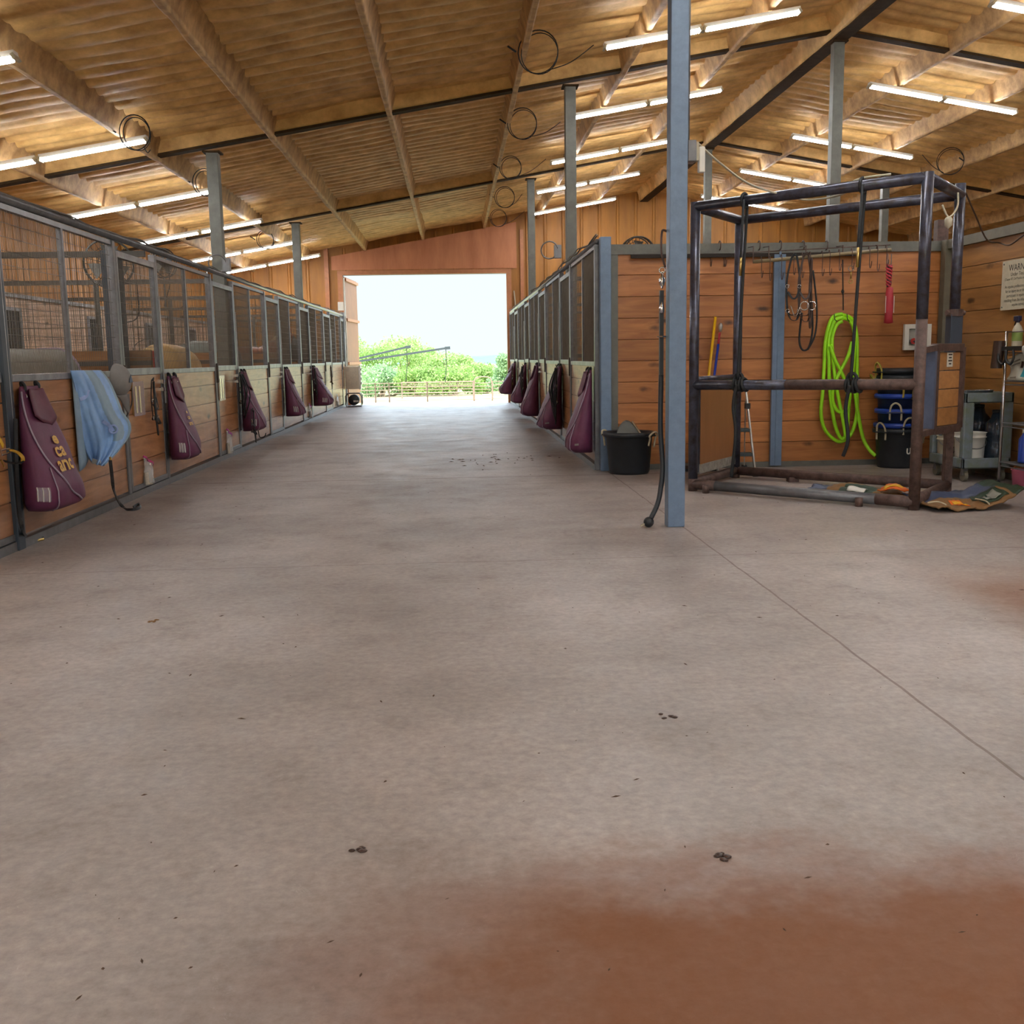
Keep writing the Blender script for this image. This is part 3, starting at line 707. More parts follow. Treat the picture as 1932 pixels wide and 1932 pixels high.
# ------------------------------------------------------------------ maroon blanket bags
def bag_surface(W, D, H, s, seed, bot=.06):
    def S(th, t):     # th 0..2pi round the bag, t 0 top .. 1 bottom ; local: x out from wall, y along wall, z down
        w = W*(.42+.58*min(1, t/.75)**.8); d = D*(.16+.84*min(1, t/.78)**1.15)
        if t > .88: q = (t-.88)/.12; f = math.sqrt(max(0, 1-q*q*.96)); w *= f*.6+.4; d *= f
        cy, cx = math.cos(th), math.sin(th)
        y = w/2*math.copysign(abs(cy)**.8, cy); x = d*(.5+.5*math.copysign(abs(cx)**.85, cx))
        z = -H*t - bot*H*t*(x/D)
        k = .014*mn.noise(Vector((th*1.5+seed*7, t*3.5, seed)))+.02*mn.noise(Vector((x*5+seed, y*5, t*2.2)))
        k *= min(1, (1-t)*8)
        return Vector(((x*(1+k*4)+.012*abs(k))*(-s), y*(1+k*3), z))
    return S
def blanket_bag(s, pos, W, D, H, lab, seed, patch='sleeve', logo=None, halter=None, strapped=False, rotz=0):
    root = thing('blanket_bag', lab, 'bag', pos, 'maroon blanket bags on the stall fronts')
    S = bag_surface(W, D, H, s, seed); P = Vector(pos)
    b = MB(); b.grid(lambda u, v: P+S(2*math.pi*u, v), 40, 30, wrapu=True)
    n = len(b.v); b.f.append(tuple(range(40))[::-1]); b.m.append(0); b.f.append(tuple(range(n-40, n))); b.m.append(0)
    b.build('bag_body', maroon, root, smooth=True)
    c0 = -1      # camera-facing side is -y : th = pi ; outward th = pi/2
    b = MB()     # long zip edge running from the near top down to the outer bottom
    pts = [P+S(math.pi*(1.0-.06-.5*(q**1.6)), .04+.86*q)*1.0 + Vector((-s*.006, -.008, 0)) for q in [i/26 for i in range(27)]]
    b.tube(pts, .007, 6); b.build('piping', piping, root, smooth=True)
    pts = [P+S(math.pi*(.72+.02*math.sin(q*3)), .62+.34*q)+Vector((-s*.004, -.006, 0)) for q in [i/12 for i in range(13)]]
    MB().tube(pts, .005, 6).build('seam', piping, root, smooth=True)
    # second cloth flap folded over the top
    b = MB(); b.grid(lambda u, v: P+S(math.pi*(.12+.6*u), .02+.30*v*(1-.6*abs(u-.5)))+Vector((-s*(.012+.014*math.sin(u*7+seed)), -.012, 0)), 16, 8)
    b.build('top_flap', simple('maroon_flap', '5e2a3c', .65, var=.2) if 'maroon_flap' not in MATS else MATS['maroon_flap'], root, smooth=True, solid=.006)
    for q in (-.3, .3):
        a0 = P+Vector((-s*.03, W*q*.55, -.02)); b = MB()
        b.tube(smooth_path([a0+Vector((0,0,-.05)), a0+Vector((-s*.015,0,.02)), a0+Vector((s*.01,0,.05)), a0+Vector((s*.012,.01,0))], 5), .012, 6); b.build('hanging_loop', blackS, root, smooth=True)
        MB().tube(ringpts(a0+Vector((-s*.012,-.01,-.05)), .017, (0,1,0), 12), .004, 5, closed=True).build('snap_ring', chrome, root, smooth=True)
    if patch == 'sleeve':
        b = MB(); b.grid(lambda u, v: P+S(math.pi*(.98-.16*u), .76+.11*v)+Vector((-s*.002,-.006,0)), 6, 4)
        b.build('clear_pocket', cardc, root, smooth=True, solid=.002)
        b = MB()
        for q in (.1, .5, .9): b.tube([P+S(math.pi*(.98-.16*q), .76+.11*v)+Vector((-s*.002,-.01,0)) for v in (0,.25,.5,.75,1)], .004, 5)
        b.build('pocket_glint', whiteP, root)
    if patch == 'tag':
        b = MB(); b.grid(lambda u, v: P+S(math.pi*(.94-.1*u), .845+.022*v)+Vector((-s*.002,-.006,0)), 4, 2); b.build('cloth_tag', greyC, root, solid=.002)
    if logo:
        for ln, sz, oy in logo:
            b = MB()
            vs, fs = text_mesh(ln, sz, .004 if sz > .08 else .002)
            out = []
            for v in vs:
                th = math.pi*(.40-.55*(v.x)/1.0*1.0 if False else .50 - v.x*1.15); t = .55-(v.y+oy)/H
                out.append(P+S(th, t)*1.0+Vector((-s*.012, -.008, 0)))
            b.add(out, fs); b.build('printed_lettering', gold, root)
    if halter: 
        pass
    if strapped:
        e = P+S(math.pi*.5, .97); b = MB().tube(smooth_path([e, e+Vector((-s*.02,0,-.1)), e+Vector((-s*.09,-.01,-.09)), e+Vector((-s*.11,0,-.04))], 5), .008, 5); b.build('dangling_strap', blackS, root, smooth=True)
    return root
LG = [('e', .11, .085), ('ca', .13, 0.0), ('anc', .14, -.095)]
LGs = [('e', .05, .10), ('ca', .06, .04), ('anc', .06, -.02)]
FXL = LX+.04; FXR = RX-.04
blanket_bag(-1, (FXL, YL(0)+.27, 1.15), .76, .30, .89, 'largest maroon blanket bag with gold lettering, nearest on the left stall fronts', 1, logo=LG)
blanket_bag(-1, (FXL, YL(3)+.25, 1.16), .70, .27, .90, 'second maroon blanket bag along the left stalls, just past the pink topped zip bag', 2, logo=LGs)
blanket_bag(-1, (FXL, YL(6)+.26, 1.16), .62, .30, .86, 'third maroon blanket bag along the left stalls, partly behind black hanging ropes', 3, strapped=True)
blanket_bag(-1, (FXL, YL(9)+.32, 1.16), .66, .33, .86, 'fourth maroon blanket bag along the left stalls, hanging with nothing over it', 4)
blanket_bag(-1, (FXL, YL(12)+.22, 1.16), .72, .42, .84, 'fifth maroon blanket bag on the left stalls, the farthest, rounded', 5, logo=LGs)
blanket_bag(1, (FXR, YR(0)+.34, 1.14), .66, .31, .94, 'maroon blanket bag nearest on the right stall fronts beside the corner post', 6, patch='tag')
blanket_bag(1, (FXR, YR(3)-.15, 1.16), .80, .36, .92, 'second maroon blanket bag on the right stalls, under a cluster of black halters', 7, patch='tag')
blanket_bag(1, (FXR, YR(6)+.15, 1.16), .70, .36, .96, 'third maroon blanket bag on the right stalls, low and pointed at the bottom', 8, patch='')
blanket_bag(1, (FXR, YR(9)-.5, 1.14), .66, .36, .84, 'fourth maroon blanket bag on the right stalls, mostly hidden behind the third', 9, patch='')
blanket_bag(1, (FXR, YR(12)-.4, 1.16), .74, .44, .8, 'farthest maroon blanket bag on the right stalls, next to the bright doorway', 10, patch='')
# ------------------------------------------------------------------ halters, bridles, straps
def halter(c, s, h, w, lab, m, nr=2, seed=0, ax='Y', metal=None, cat='halter', group=None, name='halter'):
    """c = hook point; hangs in the plane of the wall. ax Y: wall runs along Y, out = -s in x ; ax X: wall along X, out = -y"""
    root = thing(name, lab, cat, c, group); c = Vector(c); rr = random.Random(seed)
    if ax == 'Y': A = Vector((0,1,0)); O = Vector((-s,0,0))
    else: A = Vector((1,0,0)); O = Vector((0,-1,0))
    def P(u, v, o=.02): return c+A*(u*w)+Vector((0,0,-v*h))+O*o
    metal = metal or chrome
    b = MB()
    b.strap(smooth_path([P(-.1,.02,.03), P(0,-.02,.045), P(.1,.02,.03), P(.22,.3,.03), P(.2,.62,.03)], 6), .022, .006, O)
    b.strap(smooth_path([P(-.1,.02,.03), P(-.25,.3,.03), P(-.2,.62,.03)], 6), .022, .006, O)
    b.build('crown_strap', m, root)
    MB().strap(smooth_path([P(-.2,.62,.03), P(-.1,.72,.07), P(.1,.72,.07), P(.2,.62,.03), P(.1,.66,.02), P(-.1,.66,.02), P(-.2,.62,.03)], 6), .024, .006, (0,0,1)).build('noseband', m, root)
    MB().strap(smooth_path([P(-.2,.4,.035), P(-.05,.48,.06), P(.1,.45,.06), P(.22,.3,.035)], 6), .02, .006, O).build('throat_strap', m, root)
    for u, v in ((-.2,.62), (.2,.62), (-.23,.34)):
        MB().tube(ringpts(P(u,v,.04), .02, O, 14), .0045, 6, closed=True).build('ring', metal, root, smooth=True)
    for k in range(nr):
        u = rr.uniform(-.15,.2); L_ = rr.uniform(.75,1.0); d = rr.uniform(.05,.12)
        MB().tube(smooth_path([P(u,.03,.05), P(u-d,.5*L_,.05+.02*k), P(u-d*.4,L_,.06), P(u+d,L_*.9,.05), P(u+d*.8,.4,.04), P(u+.03,.04,.04)], 7), .009, 6).build('rope', m, root, smooth=True)
    return root
HOOKM = chrome
halter(onX(282, 716, FXL+.02), -1, .62, .34, 'black halter hung on the first full left stall door beside the clear sleeve', blackS, 1, 3)
halter((FXL+.05, YL(6)-.22, 1.15), -1, .66, .42, 'bundle of black halters hanging on the left door before the third maroon bag', blackR, 6, 4)
halter((FXL+.16, YL(6)-.05, .62), -1, .50, .4, 'black lead strap with bright snap hanging by the third left maroon bag', blackS, 1, 5)
halter((FXL+.06, YL(12)-.2, 1.16), -1, .78, .5, 'black halter hanging against the farthest left maroon bag', blackR, 3, 6)
halter((FXL+.04, YL(14)+.4, 1.17), -1, .62, .5, 'brown halter hanging at the far end of the left stalls, past the fifth bag', brownL, 2, 7)
halter((FXR-.08, YR(3)-.60, 1.16), 1, .82, .34, 'cluster of black halters hanging over the second right maroon bag', blackR, 6, 8)
halter((FXR-.08, YR(9)-.9, 1.13), 1, .8, .4, 'black halter with bright rings hanging over the fourth right maroon bag', blackS, 3, 9)
halter((FXR-.08, YR(12)-.85, 1.1), 1, .75, .4, 'brown leather halter hanging over the farthest right maroon bag', brownL, 2, 10, metal=brass)
# yellow and black halter at the left edge
c = onX(-4, 800, LX+.1)
root = thing('halter', 'yellow and black nylon halter at the left photo edge, hung on the dark post', 'halter', c)
A_ = lambda px, py, o=.12: onX(px, py, LX+o)
MB().strap(smooth_path([A_(-25,780), A_(-8,815), A_(6,842)], 6), .03, .006, (1,0,0)).build('cheek_strap', yellowP, root)
MB().strap(smooth_path([A_(18,849), A_(32,853,.16), A_(42,862,.2), A_(43,870,.2)], 6), .026, .006, (.3,-.3,1)).build('noseband', simple('mustard_webbing', 'b58a28', .6), root)
MB().strap(smooth_path([A_(43,869,.2), A_(36,873,.18), A_(26,874,.14), A_(8,870,.1)], 6), .03, .006, (.3,-.3,1)).build('throat_strap', blackS, root)
b = MB(); q = [A_(1,850), A_(17,846), A_(20,853), A_(3,859)]; b.tube(q, .006, 6, closed=True); b.build('buckle', chrome, root)
b = MB(); q = [A_(2,868), A_(8,880)]; b.tube(q, .006, 6); b.build('ring', brass, root)
# black strap hanging down to the floor beside the dark post
pts = [onX(29, 790, LX+.09), onX(31, 880, LX+.09), onX(36, 960, LX+.09), onX(43, 1000, LX+.1), onZ(54, 1018, .015), onZ(68, 1019, .012), onZ(82, 1016, .01)]
root = thing('lead_strap', 'black lead strap reaching the floor beside the dark post and first maroon bag', 'strap', pts[4])
MB().strap(smooth_path(pts, 6), .028, .008, (1,-.6,.1)).build('webbing', blackS, root)
MB().tube([onZ(64, 1021, .012), onZ(82, 1017, .012)], .01, 6).build('snap', brass, root)
# light blue sheet with its leash
P0 = onX(163, 697, LX+.05)
root = thing('horse_sheet', 'light blue fabric horse sheet draped over the near left stall front', 'blanket', P0)
Lc = smooth_path([onX(px,py,LX+.06) for px,py in [(133,699),(140,725),(147,760),(150,790),(157,830),(165,858),(174,873)]], 6)
Rc = smooth_path([onX(px,py,LX+d) for px,py,d in [(190,699,.07),(206,718,.14),(220,748,.19),(232,778,.23),(246,800,.26),(243,824,.26),(221,854,.25),(196,879,.24)]], 6)
def cur(c, v): f = v*(len(c)-1); i_ = min(int(f), len(c)-2); return c[i_].lerp(c[i_+1], f-i_)
def shf(u, v):
    p = cur(Lc, v).lerp(cur(Rc, v), u); bul = math.sin(math.pi*min(1,max(0,u)))
    k = .030*math.sin(u*17-v*5.5)+.014*math.sin(u*37-v*9+1)+.05*mn.noise(Vector((u*4, v*4, 2)))
    return p+Vector((.35, -1, 0))*(.10*bul*math.sin(math.pi*min(1, .15+v*.75))+k*bul**.4*(.35+v))
b = MB(); b.grid(shf, 60, 44, mi=lambda u, v: 1 if (.42+.30*v < u < .70+.22*v and v < .72) or u > .93 else 0)
b.build('cloth', [lblue, simple('grey_blue_lining', '8aa2b4', .7, var=.18, scale=5)], root, smooth=True, solid=.008)
b = MB(); b.grid(lambda u, v: Lc[0].lerp(Rc[0], u)+(Vector((-.015,.06,-.02-.9*v*(.9-.25*u)))) + Vector((.02,-.03,0))*math.sin(u*12), 20, 14); b.build('back_layer', MATS['grey_blue_lining'], root, smooth=True, solid=.008)
def fr(u, v, o=.014): return shf(u, v)+Vector((.3,-1,0))*o
MB().strap(smooth_path([fr(.06,.30), fr(.2,.28), fr(.32,.22)], 6), .03, .005, (.3,-1,0)).build('surcingle', simple('pale_blue_strap', '9fb2de', .6), root)
MB().strap(smooth_path([fr(.10,.93), fr(.35,.95), fr(.6,.96)], 5), .04, .006, (.3,-1,0)).build('reflective_edge', whiteP, root)
MB().tube(ringpts(fr(.62,.60,.03), .035, (.3,-1,.2), 16), .008, 6, closed=True).build('buckle', MATS['pale_blue_strap'], root, smooth=True)
MB().strap(smooth_path([fr(.45,.52,.02), fr(.55,.56,.025), fr(.62,.62,.03)], 5), .03, .006, (.3,-1,0)).build('buckle_strap', MATS['pale_blue_strap'], root)
pts = [onX(208, 868, LX+.32), onX(211, 895, LX+.32), onX(215, 925, LX+.3), onZ(226, 950, .06), onZ(240, 961, .012), onZ(254, 961, .012), onZ(264, 957, .014), onZ(262, 951, .02), onZ(252, 957, .02)]
root = thing('lead_strap', 'black leash hanging from the light blue sheet and trailing on the floor', 'strap', pts[4])
MB().strap(smooth_path(pts, 6), .026, .008, (.7,-.7,.2)).build('webbing', blackS, root)
MB().tube([onX(208,862,LX+.32), onX(210,882,LX+.32)], .01, 6).build('snap', brass, root, smooth=True)
# grey cap beside the sheet
c = onX(216, 722, LX+.10)
root = thing('baseball_cap', 'grey baseball cap hung beside the light blue sheet', 'cap', c)
b = MB()
def fcap(u, v):
    th = 2*math.pi*u; ph = math.pi/2*v; r_ = .125
    return c+Vector((.12*math.sin(ph)+.02, r_*1.5*math.cos(th)*math.cos(ph)*1.0, r_*1.2*math.sin(th)*math.cos(ph)+.02))
b.grid(fcap, 28, 8, wrapu=True); b.build('crown', greyC, root, smooth=True, solid=.004)
b = MB(); b.grid(lambda u, v: c+Vector((.05+.03*math.sin(math.pi*u), -.02+.30*(u-.5)+.1*v, -.11-.17*v*math.sin(math.pi*u))), 14, 5); b.build('brim', simple('cap_brim', '6f6a66', .8), root, smooth=True, solid=.006)
b = MB(); b.strap(smooth_path([c+Vector((.1,.17,-.05)), c+Vector((.08,.19,-.2)), c+Vector((.05,.06,-.34))], 5), .02, .004, (1,0,0)); b.build('chin_strap', blackS, root)
MB().prism([c+Vector((.145,-.05,.0)), c+Vector((.145,.05,.0)), c+Vector((.148,0,.07))], (.004,0,0)).build('badge', sackB, root)
# clear sleeves, ziplock bags
def sleeve(y, lab):
    root = thing('card_sleeve', lab, 'card sleeve', (LX+.05, y, 1.0), 'clear sleeves on the stall doors')
    MB().box(LX+.03, LX+.045, y-.16, y+.16, .80, 1.12).build('insert_card', simple('manila_card', 'b08a4c', .35, spec=.8) if 'manila_card' not in MATS else MATS['manila_card'], root)
    b = MB().box(LX+.046, LX+.052, y-.17, y+.17, .79, 1.125); b.build('clear_front', cardc, root)
    b = MB()
    for q in (-.10, .02): b.box(LX+.053, LX+.056, y+q-.02, y+q+.02, .82, 1.08)  # pale strips standing in for highlights on the clear front
    b.build('glint', simple('painted_glint', 'd8c89a', .15, spec=1.0) if 'painted_glint' not in MATS else MATS['painted_glint'], root)
sleeve(onX(260, 745, LX+.04).y, 'clear card sleeve on the first full left stall door')
sleeve(onX(418, 735, LX+.04).y, 'clear card sleeve on the second full left stall door')
def ziplock(px, pt, pb, lab, cm, fillm, w=.34):
    c0 = onX(px, pt, LX+.06); c1 = onX(px, pb, LX+.06); h = c0.z-c1.z; y = c0.y
    root = thing('zip_bag', lab, 'plastic bag', (LX+.06, y, c1.z), 'clear zip bags on the stall doors')
    def f(side):
        def g(u, v):
            W = w*(.55+.45*(1-v)) if v > .3 else w
            dep = .045*math.sin(math.pi*u)*(.2+1.3*v)*(1 if v < .92 else (1-v)/.08)
            return Vector((LX+.045+(dep if side else .0)+.012*math.sin(u*11+v*6), y-w*.25+(u-.5)*W+.07*(1-v), c0.z-h*v-.12*(u)*(1-v)))
        return g
    b = MB(); b.grid(f(1), 14, 14); b.grid(f(0), 14, 14); b.build('clear_film', zipc, root, smooth=True)
    b = MB(); b.strap([f(1)(u/8, 0)+Vector((.004,0,.0)) for u in range(9)], .02, .01, (1,0,0)); b.build('zip_strip', cm, root)
    b = MB()
    b.grid(lambda u, v: Vector((LX+.05+.028*math.sin(math.pi*u)*(.4+v), y-w*.30+(u-.5)*w*.48, c1.z+h*(.45-.43*v))), 8, 8); b.build('contents', fillm, root, smooth=True, solid=.012)
zf = simple('bag_contents', 'b0a898', .4, var=.35, scale=22)
ziplock(283, 858, 914, 'clear zip bag with pink strip on the first full left stall door', simple('pink_zip', 'c03a7c', .4), zf)
ziplock(434, 808, 856, 'clear zip bag with purple strip on the second full left stall door', purple, zf)
ziplock(586, 760, 789, 'clear zip bag with grey contents near the floor, below the farthest left maroon bag', purple, MATS['grey_cloth'])
ziplock(637, 744, 766, 'small clear bag at the far end of the left stalls', simple('pale_zip', 'b8c4d8', .4), MATS['grey_cloth'], .3)
# red bucket hung in the second stall
c = onX(276, 662, -3.55)
root = thing('feed_bucket', 'red feed bucket hanging inside the stall behind the first full left door', 'bucket', c)
b = MB(); b.lathe([(.12,-.22),(.15,-.03),(.16,0),(.15,0),(.14,-.03),(.11,-.2)], c, 26, cap=False); b.lathe([(.001,-.22),(.12,-.22)], c, 26, cap=False); b.build('pail', redB, root, smooth=True)
MB().tube([c+Vector((.15*math.cos(t), .15*math.sin(t)*.3, .13*math.sin(t))) for t in [math.pi*k/14 for k in range(15)]], .005, 5).build('bail', galv, root)
# ------------------------------------------------------------------ horses
def skin_mesh(name, nodes, edges, mat, parent, sub=2):
    me = bpy.data.meshes.new(name+'_src'); me.from_pydata([n[0] for n in nodes], edges, [])
    o = bpy.data.objects.new(name+'_src', me); COL.objects.link(o)
    md = o.modifiers.new('k', 'SKIN'); md.use_smooth_shade = True
    for i, n in enumerate(nodes):
        v = me.skin_vertices[0].data[i]; v.radius = n[1]; v.use_root = (i == 0)
    s = o.modifiers.new('s', 'SUBSURF'); s.levels = sub; s.render_levels = sub
    dg = bpy.context.evaluated_depsgraph_get(); dg.update()
    m2 = bpy.data.meshes.new_from_object(o.evaluated_get(dg)); m2.name = name
    bpy.data.objects.remove(o); bpy.data.meshes.remove(me)
    m2.materials.clear(); m2.materials.append(mat); m2.polygons.foreach_set('use_smooth', [True]*len(m2.polygons))
    ob = bpy.data.objects.new(name, m2); COL.objects.link(ob); ob.parent = parent; return ob
def horse(loc, heading, lab, coat, head='up', sheet=None, mane=None, mask=None, scale=1.0, tailm=None):
    """local x = forward"""
    root = thing('horse', lab, 'horse', loc, 'horses in the left stalls'); root.rotation_euler = (0,0,R(heading)); root.scale = (scale,)*3
    if head == 'up': nk = [(.95,0,1.52),(1.12,0,1.72),(1.24,0,1.84)]; hd_ = [(1.40,0,1.78),(1.58,0,1.60),(1.74,0,1.44),(1.80,0,1.38)]
    elif head == 'level': nk = [(.95,0,1.40),(1.18,0,1.50),(1.38,0,1.58)]; hd_ = [(1.52,0,1.52),(1.70,0,1.36),(1.86,0,1.20),(1.92,0,1.14)]
    else: nk = [(.95,0,1.15),(1.12,0,.92),(1.22,0,.70)]; hd_ = [(1.30,0,.56),(1.40,0,.38),(1.48,0,.22),(1.5,0,.16)]
    nodes = [((0,0,1.12),(.30,.33)), ((-.42,0,1.16),(.28,.29)), ((-.68,0,1.18),(.22,.24)), ((.38,0,1.12),(.29,.33)), ((.66,0,1.16),(.22,.27))]
    edges = [(0,1),(1,2),(0,3),(3,4)]
    def ad(p, r, j): nodes.append((p, r)); edges.append((j, len(nodes)-1)); return len(nodes)-1
    j = 4
    for p, r in zip(nk, [(.13,.23),(.10,.18),(.09,.145)]): j = ad(p, r, j)
    jp = j
    for p, r in zip(hd_, [(.095,.14),(.075,.105),(.062,.075),(.05,.055)]): j = ad(p, r, j)
    for sd in (-1, 1): 
        e = ad((nk[2][0]+.02, sd*.06, nk[2][2]+.10), (.028,.028), jp); ad((nk[2][0]+.04, sd*.075, nk[2][2]+.22), (.012,.012), e)
        q = ad((.60, sd*.14, .92), (.11,.13), 4); q = ad((.58, sd*.15, .66), (.075,.085), q); q = ad((.60, sd*.15, .48), (.055,.06), q); q = ad((.59, sd*.15, .24), (.036,.04), q); q = ad((.61, sd*.15, .12), (.045,.05), q); ad((.65, sd*.15, .02), (.062,.062), q)
        q = ad((-.60, sd*.15, .92), (.13,.17), 2); q = ad((-.50, sd*.16, .72), (.09,.11), q); q = ad((-.74, sd*.16, .50), (.058,.065), q); q = ad((-.70, sd*.16, .26), (.04,.042), q); q = ad((-.68, sd*.16, .12), (.045,.05), q); ad((-.64, sd*.16, .02), (.062,.062), q)
    skin_mesh('body', nodes, edges, coat, root)
    b = MB(); t0 = Vector((-.86,0,1.22)); b.tube(smooth_path([t0, t0+Vector((-.1,0,-.05)), t0+Vector((-.15,0,-.35)), t0+Vector((-.12,0,-.75))], 6), [.03]*6+[.055]*6+[.07]*6+[.03], 10)
    o = b.build('tail', tailm or blackS, None, smooth=True); loc_ = o.location.copy(); o.parent = root; o.location = loc_
    def child(b, name, m, **k):
        o = b.build(name, m, None, smooth=True, **k); l = o.location.copy(); o.parent = root; o.location = l; return o
    if mane:
        b = MB(); top = [Vector((.62,0,1.42))]+[Vector(n)+Vector((-.06,0,.16)) for n in nk]
        pts = smooth_path(top, 6); b.tube(pts, [.05]*len(pts), 8); child(b, 'mane', mane)
    if head != 'none':
        for sd in (-1, 1):
            c = Vector(hd_[0])*.5+Vector(hd_[1])*.5+Vector((0, sd*.085, .03)); b = MB(); b.lathe([(.001,-.02),(.016,-.012),(.021,0),(.016,.012),(.001,.02)], c, 10); child(b, 'eye', blackS)
    if mask:
        b = MB(); A0 = Vector(nk[2]); A1 = Vector(hd_[2])
        pts = [A0.lerp(A1, t) for t in (.05,.25,.45,.65,.85)]; 
        b.tube(pts, [.15,.155,.14,.115,.095], 18); child(b, 'fly_mask', mask)
    if sheet:
        b = MB()
        def f(u, v):
            x = -.92+1.62*u; th = math.pi*(-.02+1.04*v)
            ry = .345*(1-.35*max(0, (abs(x+.05)-.45)/.5)**2)+.02; rzz = .375*(1-.25*max(0, (-x-.4)/.5)**2)+.02
            z = 1.14+rzz*math.sin(th)
            g_ = math.sqrt(max(.002, 1-max(0, (.16-u)/.16)**2)); ry *= g_; z = 1.0+(z-1.0)*(.25+.75*g_)
            if math.sin(th) < .45: z -= .45*(.45-math.sin(th))
            return Vector((x, ry*math.copysign(abs(math.cos(th))**.75, math.cos(th))*1.06, z+.012*mn.noise(Vector((x*4, th*3, 2)))))
        b.grid(f, 30, 30); child(b, 'sheet', sheet, solid=.012)
        b = MB(); b.strap([f(.985, v/20)+Vector((.0,0,.008)) for v in range(21)], .04, .012, (1,0,.3)); child(b, 'sheet_binding', piping)
    return root
grey_sheet = simple('grey_horse_sheet', '807c72', .75, var=.2, scale=4)
grey_sheet2 = simple('pale_horse_sheet', '767a72', .75, var=.2, scale=4)
dun = simple('dun_coat', 'c09858', .6, var=.2, scale=5)
chest = simple('chestnut_coat', '8a4a20', .5, var=.2, scale=5)
bay = simple('dark_bay_coat', '4a3020', .55, var=.2)
flax = simple('flaxen_mane', 'c8a878', .7, var=.2)
mesh_g = simple('grey_fly_mesh', '6a6a66', .7, var=.1)
horse((-3.98, 9.55, 0), 82, 'horse in a grey sheet in the nearest left stall, head out of view', bay, 'down', sheet=grey_sheet, scale=.94)

horse((-3.62, 13.35, 0), 90, 'pale dun horse without a sheet in the second left stall, only its back showing', dun, 'down', scale=1.07, tailm=flax)
horse((-3.95, 16.9, 0), 88, 'horse in a pale grey sheet in the third left stall', bay, 'down', sheet=grey_sheet2, scale=1.06)
horse((-3.85, 20.1, 0), 74, 'chestnut horse in a grey fly mask looking right in the fourth left stall', chest, 'level', mane=flax, mask=mesh_g, scale=1.1)
# ------------------------------------------------------------------ outdoors
def grass_mat():
    m, nt, b = new_mat('dry_grass'); L = nt.links
    tc = N(nt, 'ShaderNodeTexCoord'); n = N(nt, 'ShaderNodeTexNoise', Scale=.35, Detail=8.0, Roughness=.7); L.new(tc.outputs['Object'], n.inputs['Vector'])
    cr = N(nt, 'ShaderNodeValToRGB'); e = cr.color_ramp.elements; e[0].position = .4; e[1].position = .6; e[0].color = lin('98a04c'); e[1].color = lin('c8b592')
    L.new(n.outputs['Fac'], cr.inputs[0]); L.new(cr.outputs[0], b.inputs['Base Color']); b.inputs['Roughness'].default_value = .9; return m
def gz(y): 
    if y < 30: return -.06
    if y < 80: return -.06-1.94*((y-30)/50)
    if y < 170: return -2.0-1.5*((y-80)/90)
    return -3.5-(y-170)*.0042
b = MB()
ys = [-60,-30,-9,30,34,40,50,60,70,80,95,110,130,150,170,260,500,900,1600,2800]
b.grid(lambda u, v: Vector(((u-.5)*(500+max(0, ys[int(round(v*(len(ys)-1)))])*2.2), ys[int(round(v*(len(ys)-1)))], gz(ys[int(round(v*(len(ys)-1)))]))), 8, len(ys)-1)
gr = b.build('ground', grass_mat(), smooth=True); tag(gr, 'sloping grass and dirt outside the barn', 'ground', kind='structure')
# far hills
b = MB()
def hz(x, y, s): return mn.noise(Vector((x*.0016, s, 1)))*16+mn.noise(Vector((x*.006, s, 4)))*6
for i, (y, top) in enumerate([(1500, -8), (2400, -3), (3600, 2)]):
    b.grid(lambda u, v, y=y, top=top, i=i: Vector(((u-.45)*5200, y+v*500, gz(y)*(1-v)+(top+hz((u-.45)*5200, y, i*3.3))*math.sin(v*math.pi/2))), 120, 6)
hl = b.build('hills', simple('haze_tinted_hills', '4c6c78', .9, var=.2, scale=.01, hex2='44645e'), smooth=True); tag(hl, 'hazy blue green hills on the horizon', 'hills', kind='structure')  # bluish haze of distance put into the hill colour
# trees
def leaf_mat(name, c1, c2):
    m, nt, b = new_mat(name); L = nt.links
    geo = N(nt, 'ShaderNodeNewGeometry'); cr = N(nt, 'ShaderNodeValToRGB'); cr.color_ramp.elements[0].color = lin(c1); cr.color_ramp.elements[1].color = lin(c2)
    L.new(geo.outputs['Random Per Island'], cr.inputs[0]); L.new(cr.outputs[0], b.inputs['Base Color']); b.inputs['Roughness'].default_value = .7
    tl = N(nt, 'ShaderNodeBsdfTranslucent'); L.new(cr.outputs[0], tl.inputs[0]); mx = N(nt, 'ShaderNodeMixShader'); mx.inputs[0].default_value = .4
    L.new(b.outputs[0], mx.inputs[1]); L.new(tl.outputs[0], mx.inputs[2]); L.new(mx.outputs[0], nt.nodes['Material Output'].inputs[0]); return m
lf = [leaf_mat('leaves_bright', '7c9c46', 'b2c684'), leaf_mat('leaves_mid', '72943e', 'a4bc74'), leaf_mat('leaves_cool', '7a9c62', 'a4bc92')]
bark = simple('tree_bark', '8a7560', .8)
